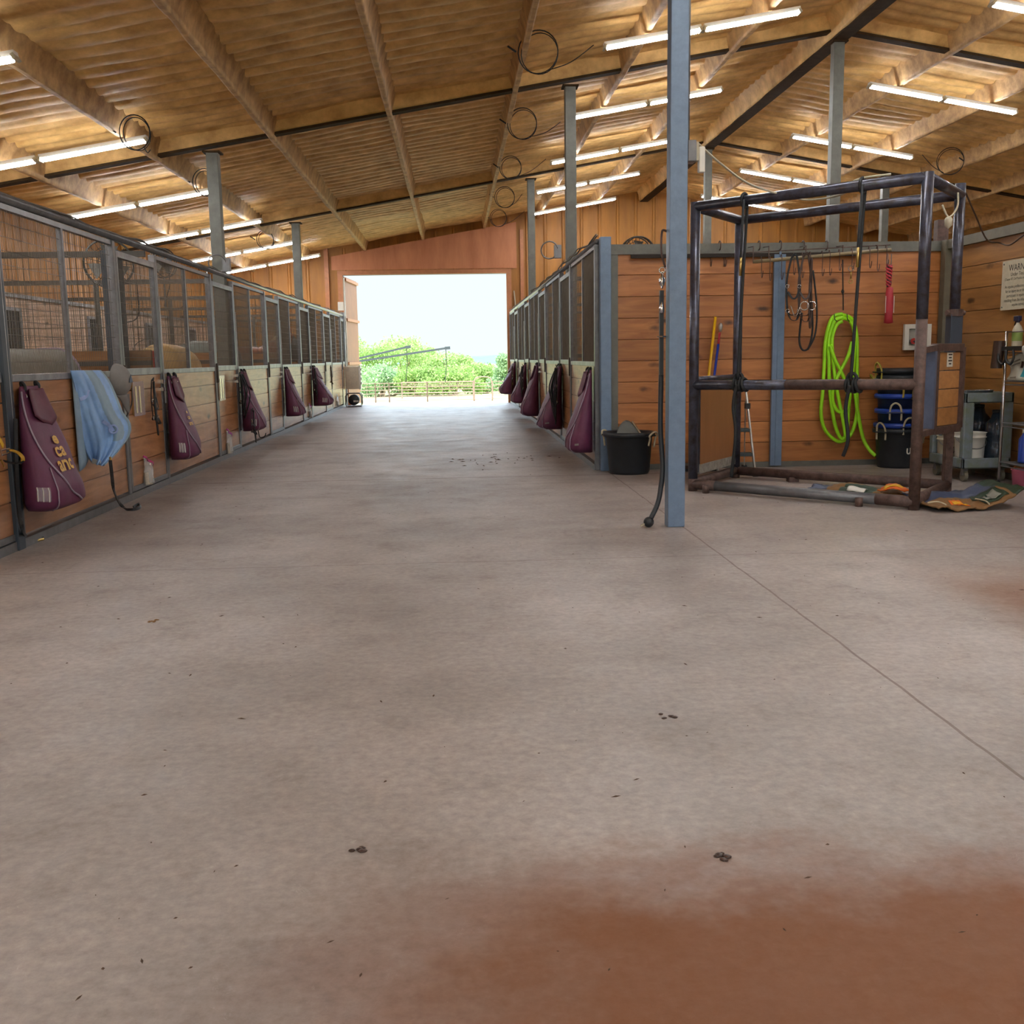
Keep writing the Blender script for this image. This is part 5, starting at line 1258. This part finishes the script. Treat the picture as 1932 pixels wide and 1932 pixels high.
b.tube(smooth_path([onY(1530,500,11.36), onY(1531,560,11.36), onY(1533,620,11.36), onY(1526,655,11.36), onY(1514,660,11.36), onY(1508,640,11.36), onY(1513,590,11.36)], 8), .011, 6)
b.tube(smooth_path([onY(1534,510,11.35), onY(1541,580,11.35), onY(1538,630,11.35), onY(1524,660,11.35)], 8), .010, 6)
tag(b.build('reins', blackR, smooth=True), 'long looped dark reins hanging under the bridles', 'reins')
c = onY(1590, 490, 11.38); b = MB(); b.tube([c, onY(1590, 515, 11.38), onY(1590.5, 545, 11.4), onY(1591, 585, 11.5)], .007, 6); b.lathe([(.001,-.04),(.02,0),(.001,.04)], onY(1590, 550, 11.42), 8)
tag(b.build('dark_tie', blackR), 'thin dark tie hanging down the plank wall above the green hose', 'tie')
c = onY(1606, 503, 11.38); sn = thing('bolt_snap', 'brass bolt snap hanging from the tack rail left of the red bag', 'snap', c)
MB().tube(ringpts(c+Vector((0,0,-.02)), .03, (0,1,0), 14), .006, 6, closed=True).build('ring', chrome, sn, smooth=True)
MB().tube([c-up_*.05, c-up_*.13], .01, 8).build('shank', brass, sn, smooth=True); MB().tube(ringpts(c-up_*.16, .022, (0,1,0), 12), .006, 6, closed=True).build('hook', brass, sn, smooth=True)
# red tail bag
c = onY(1678, 500, 11.38); root = thing('tail_bag', 'red nylon tail bag hanging at the right end of the tack rail', 'tail bag', c)
b0 = onY(1677, 541, 11.38); b1 = onY(1676, 611, 11.38)
b = MB(); b.lathe([(.001,b0.z-b1.z),(.036,b0.z-b1.z-.01),(.045,.25),(.042,.1),(.05,.01),(.001,0)], (b1.x, b1.y, b1.z), 20); b.build('bag', redP, root, smooth=True)
b = MB(); n_ = 30
for ph in (0, math.pi): b.tube([Vector((c.x+.03*math.cos(ph+k*.7)*(1-.4*k/n_), c.y+.015*math.sin(ph+k*.7), c.z-(c.z-b0.z)*k/n_)) for k in range(n_+1)], .013, 7)
b.build('braided_top', redP, root, smooth=True)
b = MB(); b.tube([Vector((c.x+.022*math.cos(1.5+k*.7), c.y-.012, c.z-(c.z-b0.z)*k/n_)) for k in range(n_+1)], .008, 6); b.build('dark_cord', blackS, root, smooth=True)
for sd in (-1, 1): MB().tube([Vector((b1.x+sd*.047, b1.y-.02, b0.z-.1)), Vector((b1.x+sd*.047, b1.y-.02, b1.z+.12))], .004, 5).build('white_stitching', whiteP, root)
b = MB(); 
for sd in (-1,1): b.tube([Vector((c.x+sd*.02, c.y, c.z+.12)), Vector((c.x+sd*.02, c.y, c.z-.02))], .005, 5)
b.build('hanger', galv, root)
# green hose coil
root = thing('garden_hose', 'bright lime green hose coiled on the plank wall', 'hose', Wp(1588, 595, .08))
H_ = lambda px, py, o=.06: Wp(px, py, o)
def hose(pts, r=.0205): MB().tube(smooth_path(pts, 9), r, 10).build('hose_coil', hoseG, root, smooth=True)
hose([H_(1590,592,.09),H_(1570,600),H_(1558,640),H_(1555,690),H_(1552,740),H_(1549,780),H_(1556,810),H_(1575,830),H_(1590,832),H_(1606,818),H_(1616,785),H_(1617,740),H_(1617,680),H_(1616,630),H_(1607,602),H_(1590,594,.10)])
hose([H_(1590,599,.10),H_(1574,606,.08),H_(1564,640,.08),H_(1564,680,.08),H_(1566,740,.08),H_(1575,800,.08),H_(1588,828,.08),H_(1598,810,.08),H_(1602,760,.08),H_(1610,690,.09),H_(1612,630,.09),H_(1604,606,.09),H_(1590,600,.11)])
hose([H_(1590,606,.12),H_(1578,614,.1),H_(1570,640,.1),H_(1572,680,.1),H_(1578,730,.1),H_(1590,790,.1),H_(1596,825,.1)])
hose([H_(1566,652,.12),H_(1576,680,.13),H_(1590,708,.13),H_(1598,735,.12),H_(1600,765,.1),H_(1594,776,.1),H_(1580,775,.1),H_(1571,755,.1),H_(1573,730,.12),H_(1583,705,.13),H_(1600,672,.13),H_(1608,645,.12)])
hose([H_(1612,730,.07),H_(1618,775,.08),H_(1628,825,.1),H_(1640,848,.14),H_(1652,860,.2)])
b = MB(); 
for px in (1577, 1601): MB().tube(smooth_path([H_(px-3,592,.13),H_(px-2,602,.14),H_(px+2,606,.12)], 5), .005, 5).build('wire_tie', blackS, root, smooth=True)
# white wash box with valve
c = Wp(1729, 636, 0); root = thing('wash_box', 'white recessed water valve box on the plank wall right of the stocks post', 'valve box', c)
w2, h2 = .155, .145; b = MB()
for x0, x1, z0, z1 in ((-w2,-w2+.05,-h2,h2),(w2-.05,w2,-h2,h2),(-w2+.05,w2-.05,h2-.05,h2),(-w2+.05,w2-.05,-h2,-h2+.05)): b.box(c.x+x0, c.x+x1, BY-.085, BY-.04, c.z+z0, c.z+z1)
b.build('frame', whiteP, root)
MB().box(c.x-w2+.04, c.x+w2-.04, BY-.055, BY-.041, c.z-h2+.04, c.z+h2-.04).build('back', simple('grey_recess', '9a9890', .6), root)
v = c+Vector((-.075,-.04,-.045)); MB().tube([v, v+Vector((0,-.05,0))], .025, 10).build('valve', galv, root, smooth=True)
MB().tube([v+Vector((0,-.05,0)), v+Vector((0,-.06,0))], .035, 8).build('red_knob', redB, root)
b = MB(); b.tube(smooth_path([v+Vector((0,-.05,0)), v+Vector((.05,-.07,-.05)), v+Vector((.06,-.07,-.25)), v+Vector((.04,-.1,-.5))], 6), .013, 8); b.build('drain_hose', rubber, root, smooth=True)
# brush handles leaning on the wall
for (pt, pb, m, r, lab, nm) in (((1350,598),(1318,885),yellowP,.0165,'yellow handled tool leaning on the plank wall behind the stocks','push_broom'), ((1360,612),(1326,885),bluePole,.0145,'blue handled tool leaning on the plank wall beside the yellow handle','long_brush')):
    T = Wp(*pt, .03); B_ = onZ(*pb); B_.y = 11.35; B_.x = onY(pb[0], pb[1], 11.35).x; B_.z = .06
    root = thing(nm, lab, 'tool', B_)
    if m is yellowP: MB().tube([T, B_], r, 12).build('handle', m, root, smooth=True)
    else:
        MB().tube([T.lerp(B_,.14), B_], r, 12).build('handle', m, root, smooth=True)
        MB().tube([T.lerp(B_,.06), T.lerp(B_,.14)], r*.9, 10).build('red_collar', redP, root, smooth=True)
        MB().lathe([(.012,-.05),(.024,-.02),(.026,.02),(.015,.045),(.001,.05)], T.lerp(B_,.02), 12).build('grip_end', alu, root, smooth=True)
    MB().box(B_.x-.16, B_.x+.16, B_.y-.04, B_.y+.04, .03, .07).build('brush_head', brownL, root, bevel=.008)
    MB().box(B_.x-.15, B_.x+.15, B_.y-.035, B_.y+.035, 0, .03).build('bristles', blackS, root)
# step ladder
root = thing('step_ladder', 'small folding aluminium step ladder behind the left end of the stocks', 'ladder', onZ(1410, 897))
la = [onZ(1425, 899), onZ(1355, 899)]; lt = [onY(1407, 735, la[0].y+.28), onY(1340, 735, la[0].y+.28)]
ra = [onZ(1404, 885), onZ(1338, 885)]; 
for i in (0, 1):
    MB().beam(la[i]+up_*.02, lt[i], .018, .03).build('front_leg', alu, root, bevel=.004)
    MB().beam(ra[i]+up_*.02, lt[i]-up_*.12, .014, .02).build('rear_leg', alu, root, bevel=.004)
    for p in (la[i], ra[i]): MB().box(p.x-.025, p.x+.025, p.y-.025, p.y+.025, 0, .05).build('rubber_foot', blackS, root)
    p = la[i].lerp(lt[i], .82); MB().box(p.x-.025, p.x+.025, p.y-.03, p.y+.03, p.z-.04, p.z+.02).build('joint', blackS, root)
for f in (.25, .53):
    p, q = la[0].lerp(lt[0], f), la[1].lerp(lt[1], f); MB().beam(p+Vector((0,.05,0)), q+Vector((0,.05,0)), .16, .035).build('step', simple('step_tread','3a4040',.6) if 'step_tread' not in MATS else MATS['step_tread'], root, bevel=.005)
MB().tube([lt[0], lt[0]+up_*.04, lt[1]+up_*.04, lt[1]], .016, 8).build('top_rail', alu, root, smooth=True)
# ------------------------------------------------------------------ utility cart and its load
k0 = onZ(1820, 908); CX0, CX1, CY0, CY1 = k0.x-.07, BX-.09, k0.y-.07, k0.y+.66
root = thing('utility_cart', 'grey plastic utility cart on casters against the right plank wall', 'cart', ((CX0+CX1)/2, (CY0+CY1)/2, 0))
def tray(z0, z1, nm):
    b = MB(); b.box(CX0, CX1, CY0, CY1, z0, z0+.02)
    b.box(CX0, CX0+.03, CY0, CY1, z0, z1); b.box(CX1-.03, CX1, CY0, CY1, z0, z1); b.box(CX0, CX1, CY0, CY0+.03, z0, z1); b.box(CX0, CX1, CY1-.03, CY1, z0, z1)
    return b.build(nm, cartG, root, bevel=.008)
tray(.78, .88, 'top_tray'); tray(.13, .235, 'bottom_tray')
for x in (CX0, CX1-.10):
    for y in (CY0, CY1-.08): MB().box(x, x+.10, y, y+.08, .23, .79).build('leg', cartG, root, bevel=.012)
for x in (CX0+.06, CX1-.06):
    for y in (CY0+.07, CY1-.07):
        w_ = MB().tube([(x-.018, y, .055), (x+.018, y, .055)], .055, 20).build('caster', simple('grey_tyre','6a6454',.7) if 'grey_tyre' not in MATS else MATS['grey_tyre'], root, smooth=False)
        MB().box(x-.028, x+.028, y-.02, y+.02, .06, .13).build('fork', galv, w_)
def pail(c, h, r0, r1, lab, m=None, lid=None, grp=None):
    t = thing('pail', lab, 'bucket', c, grp); c = Vector(c)
    MB().lathe([(.001,0),(r0,0),(r0*1.01,.01),(r1*.97,h*.84),(r1*1.04,h*.845),(r1*1.04,h*.87),(r1*.98,h*.88),(r1,h*.98),(r1*1.05,h*.985),(r1*1.05,h),(r1*.95,h),(r1*.93,h*.9),(r0*.95,.02),(.001,.015)], c, 32, cap=False).build('body', m or whiteP, t, smooth=True)
    MB().tube([c+Vector((r1*1.04*math.cos(q), -r1*1.04*abs(math.sin(q))*.95, h*.86-r1*.75*math.sin(q))) for q in [math.pi*k/14 for k in range(15)]], .004, 5).build('bail', galv, t, smooth=True)
    return t
cp = Vector((CX0+.165, CY0+.19, .152)); t = pail(cp, .33, .13, .148, 'large white pail on the bottom tray at the front of the grey cart')
b = MB(); q = cp+Vector((-.115,-.085,.09)); b.prism([q, q+Vector((.05,-.035,0)), q+Vector((.03,-.024,.11))], (-.004,-.004,0)); b.build('brown_mark', brownL, t)
cp = Vector((CX0+.145, CY0+.56, .152)); t = pail(cp, .27, .115, .13, 'smaller white pail at the rear of the bottom cart tray, behind the end gate', offw)
b = MB()
for zz_, ww in ((.11,.05),(.095,.03),(.15,.02)): b.box(cp.x-.03-ww/2, cp.x-.03+ww/2, cp.y-.128, cp.y-.122, zz_+.152, zz_+.162)
b.build('small_print', ink, t)
for i, (x, y, h, lab) in enumerate(((CX0+.42, CY0+.16, .52, 'tall smoky dark water jug on the cart beside the large white pail'), (CX0+.41, CY0+.5, .56, 'dark jug at the back of the bottom cart tray'))):
    t = thing('water_jug', lab, 'jug', (x, y, .152)); b = MB(); b.lathe([(.001,0),(.10,0),(.11,.02),(.11,h*.42),(.10,h*.45),(.11,h*.48),(.11,h*.8),(.06,h*.9),(.045,h),(.001,h)], (x, y, .152), 24); b.build('body', smoke, t, smooth=True)
    MB().lathe([(.05,0),(.05,.03),(.001,.032)], (x, y, .152+h), 16).build('lid', blackS, t, smooth=True)
c = Vector((CX0+.3, CY0+.3, .80)); b = MB(); b.lathe([(.001,0),(.09,0),(.13,.10),(.135,.10),(.128,.095),(.085,.01),(.001,.008)], c, 30, cap=False); tag(b.build('metal_bowl', chrome, smooth=True), 'shallow silver bowl on top of the grey cart', 'bowl')
# ------------------------------------------------------------------ wire shelf unit at the right edge
s0 = onZ(1884, 914); SX0, SY1 = s0.x, s0.y; SX1, SY0 = BX-.06, SY1-1.2
root = thing('shelf_unit', 'chrome wire shelf unit against the right plank wall at the photo edge', 'shelf', ((SX0+SX1)/2, (SY0+SY1)/2, 0))
for x in (SX0, SX1):
    for y in (SY0, SY1): MB().tube([(x, y, .02), (x, y, 1.47)], .013, 12).build('post', chrome, root, smooth=True); MB().tube([(x, y, 0), (x, y, .03)], .016, 10).build('foot', blackS, root)
shz = [.22, .60, 1.0, 1.30]
for z in shz:
    sh = MB().tube([(SX0, SY0, z), (SX1, SY0, z), (SX1, SY1, z), (SX0, SY1, z)], .007, 6, closed=True); sh.tube([(SX0, SY0, z-.035), (SX1, SY0, z-.035), (SX1, SY1, z-.035), (SX0, SY1, z-.035)], .006, 6, closed=True)
    for k in range(1, 30): y = SY0+(SY1-SY0)*k/30; sh.tube([(SX0, y, z+.003), (SX1, y, z+.003)], .0035, 4)
    for k in range(4): x = SX0+(SX1-SX0)*k/3; sh.tube([(x, SY0, z), (x, SY1, z)], .004, 4)
    sh.build('wire_shelf', galv, root)
MB().tube([(SX0, SY0, 1.46), (SX1, SY0, 1.46), (SX1, SY1, 1.46), (SX0, SY1, 1.46)], .005, 6, closed=True).build('top_wire', rust, root)
b = MB().box(SX0-.05, SX0-.015, SY0, SY1+.12, 1.285, 1.325); tag(b.build('hanging_bar', simple('black_bar','161412',.6)), 'black bar with hooks fixed along the front of the wire shelf unit', 'bar')
b = MB()
for k, y in enumerate((SY1+.02, SY1-.12)):
    t = MB(); t.tube(smooth_path([(SX0-.06, y, 1.29), (SX0-.08, y-.04, 1.2), (SX0-.07, y-.1, 1.16), (SX0-.06, y-.13, 1.22), (SX0-.05, y-.1, 1.29)], 6), .012, 6); tag(t.build('hanging_hook', blackS, smooth=True), ('dark curved hook at the left end of the black bar','second dark curved hook on the black bar')[k], 'hook')
cl_ = Vector((SX0-.06, SY1+.05, 1.12)); t = MB(); t.grid(lambda u, v: cl_+Vector((.05*math.sin(2*math.pi*u)+.02*v, .06*math.cos(2*math.pi*u), .26*v)), 14, 6, wrapu=True); tag(t.build('tack_strap', brownL, smooth=True), 'dark leather bundle hanging at the end of the shelf bar', 'tack')
# bag, cloth, spray bottles, bottle, pink bucket
c = Vector((SX0+.05, SY1-.20, 1.01)); root = thing('feed_packet', 'pale printed packet with teal patch on the wire shelf', 'packet', c)
def pk(u, v): return Vector((SX0+.02+.12*math.sin(math.pi*v*.9)*.3+.01*math.sin(u*8+v*5), SY1-.04-.38*u, 1.005+(.24-.03*math.cos(u*6))*v))
MB().grid(pk, 12, 10).build('packet', simple('packet_white','c8c8b8',.5,var=.1), root, smooth=True, solid=.05)
MB().grid(lambda u, v: pk(.62+.22*u, .15+.32*v)+Vector((-.031,0,0)), 4, 4).build('teal_patch', teal, root, solid=.002)
MB().grid(lambda u, v: pk(.5+.08*u, .45+.22*v)+Vector((-.031,0,0)), 4, 4).build('brown_patch', brownL, root, solid=.002)
for v0 in (.1, .6, .72): MB().grid(lambda u, v: pk(.1+.35*u, v0+.05*v)+Vector((-.031,0,0)), 5, 2).build('print_line', simple('faint_print','8a8478',.6) if 'faint_print' not in MATS else MATS['faint_print'], root, solid=.002)
c = Vector((SX0+.0, SY1-.42, 1.02)); t = MB(); t.grid(lambda u, v: c+Vector((-.03+.05*math.sin(v*5)+.03*math.sin(u*9), -.24*u, .30*v-.09*u*math.sin(v*4)+.04*math.sin(u*5))), 14, 12); tag(t.build('crumpled_cloth', simple('white_cloth','c4c4c0',.85,var=.1), smooth=True, solid=.012), 'crumpled pale cloth on the wire shelf beside the printed packet', 'cloth')
def spray(c, bodym, headm, trig, lab, lblm):
    root = thing('spray_bottle', lab, 'spray bottle', c); c = Vector(c)
    MB().lathe([(.001,0),(.044,0),(.046,.01),(.046,.15),(.03,.19),(.014,.21),(.014,.23)], c, 22).build('bottle', bodym, root, smooth=True)
    b = MB(); b.box(c.x-.02, c.x+.02, c.y-.03, c.y+.05, c.z+.235, c.z+.285); b.tube([c+up_*.22, c+up_*.245], .017, 12); b.build('spray_head', headm, root, bevel=.005)
    MB().tube(smooth_path([c+Vector((-.0,.035,.24)), c+Vector((0,.055,.20)), c+Vector((0,.05,.17))], 5), .007, 6).build('trigger', trig, root, smooth=True)
    MB().lathe([(.0475,.05),(.0475,.13)], c, 22, cap=False).build('label', lblm, root, smooth=True)
spray(onX(1919, 640, SX0+.06)*1.0, offw, simple('navy_head','1c2040',.4), blackS, 'pale spray bottle with navy head and green label on the top of the shelf unit', simple('green_label','8aa050',.5))
pz = bpy.data.objects['spray_bottle']; dz = 1.325-pz.location.z; pz.location.z += dz
spray((SX0+.16, pz.location.y-.09, 1.315), blueP, MATS['navy_head'], orange, 'blue spray bottle with orange trigger at the right photo edge', sackB)
c = onX(1931, 868, SX0+.1); t = thing('detergent_bottle', 'blue bottle with white cap low on the shelf unit at the right photo edge', 'bottle', (c.x, c.y, .235)); b = MB(); b.lathe([(.001,0),(.05,0),(.052,.02),(.052,.22),(.02,.27),(.02,.28)], (c.x, c.y, .235), 20); b.build('body', blueP, t, smooth=True)
MB().lathe([(.022,0),(.022,.035),(.001,.036)], (c.x, c.y, .515), 14).build('cap', whiteP, t, smooth=True)
c = Vector((SX0+.14, SY1-.22, .235)); t = MB(); t.grid(lambda u, v: c+Vector((.17*u-.05, -.14+.24*v, .10*math.sin(math.pi*u)*math.sin(math.pi*v)*(.8+.3*math.sin(u*17+v*11)))), 14, 14); tag(t.build('clear_sack', clear('murky_plastic','7a7a6a',.75,.3), smooth=True, solid=.01), 'crumpled murky plastic sack on the lowest wire shelf', 'sack')
c = onZ(1925, 918); c.y += .10; c.x = onY(1927, 900, c.y).x; t = thing('pink_pail', 'small pink pail on the floor under the wire shelf unit', 'bucket', c)
MB().lathe([(.001,0),(.075,0),(.09,.14),(.097,.145),(.097,.155),(.086,.155),(.07,.01),(.001,.008)], c, 26, cap=False).build('body', pink, t, smooth=True)
MB().tube([c+Vector((.092*math.cos(q), -.05*math.sin(q), .15+.055*math.sin(q)*1.4)) for q in [math.pi*k/14 for k in range(15)]], .006, 6).build('handle', simple('orange_handle','b0643a',.5), t, smooth=True)
# warning sign
tl = onX(1893, 494, BX-.045); bl = onX(1888, 586, BX-.045)
root = thing('warning_sign', 'white warning sign with dark lettering on the right plank wall', 'sign', (BX-.045, tl.y-.34, bl.z))
zt_, zb_ = tl.z, bl.z; y0 = tl.y
MB().box(BX-.05, BX-.042, y0-.70, y0, zb_, zt_).build('board', offw, root)
yc_ = y0-.35
def sgn_text(tx, sz, z, sx=1.0):
    vs, fs = text_mesh(tx, sz); b = MB(); b.add([Vector((BX-.0515, yc_-v.x*sx, z+v.y)) for v in vs], fs); b.build('lettering', ink, root)
hh = zt_-zb_
sgn_text('WARNING', .092, zt_-.155*hh-.03, 1.0)
sgn_text('Under Texas Law', .052, zt_-.32*hh)
sgn_text('(Chapter 87, Civil Practice and Remedies Code)', .034, zt_-.40*hh, .88)
for k, tx in enumerate(('An equine professional is not liable', 'for an injury to or the death of a', 'participant in equine activities', 'resulting from the inherent risks of', 'equine activities.')):
    sgn_text(tx, .043, zt_-(.56+.092*k)*hh, .93)
for y, z in ((y0-.03, zt_-.03), (y0-.03, zb_+.03), (y0-.67, zt_-.03), (y0-.67, zb_+.03)): MB().tube([(BX-.05, y, z), (BX-.055, y, z)], .008, 8).build('screw', galv, root)
# hanging cord on the right wall
b = MB(); pts = [Prr+up_*(ST-.02)+Vector((.05,0,0)), onY(1840,405,9.6), onY(1862,452,10.0), onX(1885,458,BX-.06), onX(1905,462,BX-.06), onX(1932,443,BX-.06), onX(1960,425,BX-.06)]
b.tube(smooth_path(pts, 8), .008, 6); tag(b.build('drooping_cord', simple('brown_cord','4a3424',.6), smooth=True), 'drooping brown cord from the rear stocks post to the right wall', 'cord')
c = Pfr.lerp(Prr, .55)+up_*(ST-.08); b = MB(); b.tube(smooth_path([c+Vector((.1,0,0)), c+Vector((.10,0,-.12)), c+Vector((.03,0,-.2)), c+Vector((-.03,0,-.1))], 6), .008, 6); b.lathe([(.001,-.05),(.03,-.02),(.034,.03),(.02,.05),(.001,.055)], c+Vector((.03,0,-.25)), 12)
tag(b.build('hanging_plug', offw, smooth=True), 'pale plug dangling from the right top rail of the stocks', 'plug')
# ------------------------------------------------------------------ empty feed sacks on the floor
def sack(p0, p1, wdt, curl, lab, zones, name='feed_sack'):
    p0 = Vector(p0); p1 = Vector(p1); d = p1-p0; n = Vector((-d.y, d.x, 0)).normalized()
    root = thing(name, lab, 'sack', (p0+p1)/2, 'empty feed sacks on the floor')
    def f(u, v):
        z = .012+curl(u)+.075*abs(mn.noise(Vector((u*4, v*3, 1))))+.02*abs(mn.noise(Vector((u*13, v*7, 4))))+.05*v*v*(.5+.5*math.sin(u*4))
        return p0+d*u+n*((v-.35)*wdt*(1-.15*u))+up_*z
    b = MB(); b.grid(f, 40, 16, mi=zones); b.build('sack', [kraft, sackB, sackG], root, smooth=True, solid=.012)
    return root, f
sp0 = onZ(1742, 962); sp1 = onZ(1905, 955)
def z1(u, v):
    if u > .90: return 2
    if v > .52: return 1
    return 0
root, f = sack(sp0, sp1, .62, lambda u: .16*max(0, (u-.45)/.55)**2+.03*max(0,(.2-u)/.2), 'curled brown and blue empty feed sack on the floor in front of the stocks gate', z1)
MB().grid(lambda u, v: f(.30+.14*u, .14+.26*v)+Vector((0,-.004,.012)), 8, 6).build('orange_label', orange, root, smooth=True, solid=.004)
MB().grid(lambda u, v: f(.32+.10*u, .18+.18*v)+Vector((0,-.006,.018)), 8, 4).build('yellow_print', yellowPr, root, smooth=True, solid=.004)
MB().grid(lambda u, v: f(.60+.26*u, .10+.42*v)+Vector((0,-.004,.012)), 10, 6).build('green_panel', sackG, root, smooth=True, solid=.004)
for u0 in (.645, .74): MB().grid(lambda u, v: f(u0+.075*u, .2+.22*v)+Vector((0,-.008,.018)), 6, 4).build('faded_lettering', simple('faded_grey','8a8a80',.6) if 'faded_grey' not in MATS else MATS['faded_grey'], root, smooth=True, solid=.003)
b = MB(); b.tube(smooth_path([f(.0,.2)+Vector((-.03,-.02,.03)), f(.04,.1)+up_*.03, f(.10,.02)+up_*.012], 6), .006, 6); b.build('string', ropeW, root, smooth=True)
b = MB(); b.tube(smooth_path([f(.57,.3)+up_*.03, f(.60,.12)+up_*.03, f(.59,.0)+up_*.012], 6), .006, 6); b.build('string', ropeW, root, smooth=True)
q0_ = Pfl.lerp(Pfr, .50)+Vector((.17,.22,0)); q1_ = Pfl.lerp(Pfr, .97)+Vector((.13,.16,0))
root, f = sack(q0_, q1_, .30, lambda u: .03, 'flat tan feed sack on the floor inside the stocks', lambda u, v: 1 if u < .2 else (2 if .33 < u < .62 and v < .8 else 0))
MB().grid(lambda u, v: f(.70+.24*u, .2+.6*v)+Vector((0,-.0,.05+.02*math.sin(3*u))), 8, 6).build('orange_label', orange, root, smooth=True, solid=.006)
MB().grid(lambda u, v: f(.73+.17*u, .35+.35*v)+Vector((0,-.0,.06+.02*math.sin(3*u))), 8, 6).build('yellow_print', yellowPr, root, smooth=True, solid=.006)
MB().grid(lambda u, v: f(.40+.16*u, .35+.3*v)+Vector((0,0,.02)), 8, 4).build('white_lettering', whiteP, root, smooth=True, solid=.004)
# ------------------------------------------------------------------ light and view
w = bpy.data.worlds.new('sky'); scn.world = w; w.use_nodes = True
nt = w.node_tree; bg = nt.nodes['Background']
tc = N(nt, 'ShaderNodeTexCoord'); sx = N(nt, 'ShaderNodeSeparateXYZ'); cr = N(nt, 'ShaderNodeValToRGB')
nt.links.new(tc.outputs['Generated'], sx.inputs[0]); nt.links.new(sx.outputs['Z'], cr.inputs[0])
e = cr.color_ramp.elements; e[0].position = 0; e[0].color = (.44,.51,.525,1); e[1].position = .085; e[1].color = (.43,.505,.525,1); q = cr.color_ramp.elements.new(.2); q.color = (1.9,2.25,2.5,1); q = cr.color_ramp.elements.new(1.0); q.color = (1.6,2.2,3.0,1)
nt.links.new(cr.outputs[0], bg.inputs[0]); bg.inputs[1].default_value = 1.0
sd = bpy.data.lights.new('sun', 'SUN'); sd.energy = 4.6; sd.angle = .01; sd.color = (1,.95,.85)
so = bpy.data.objects.new('sun', sd); COL.objects.link(so)
so.rotation_euler = Vector((.25, .62, -1)).to_track_quat('-Z', 'Y').to_euler()
vs = scn.view_settings; scn.display_settings.display_device = 'sRGB'
vs.view_transform = 'Standard'; vs.look = 'None'; vs.gamma = 1; vs.exposure = EXPO; vs.use_curve_mapping = False
scn.cycles.max_bounces = 8
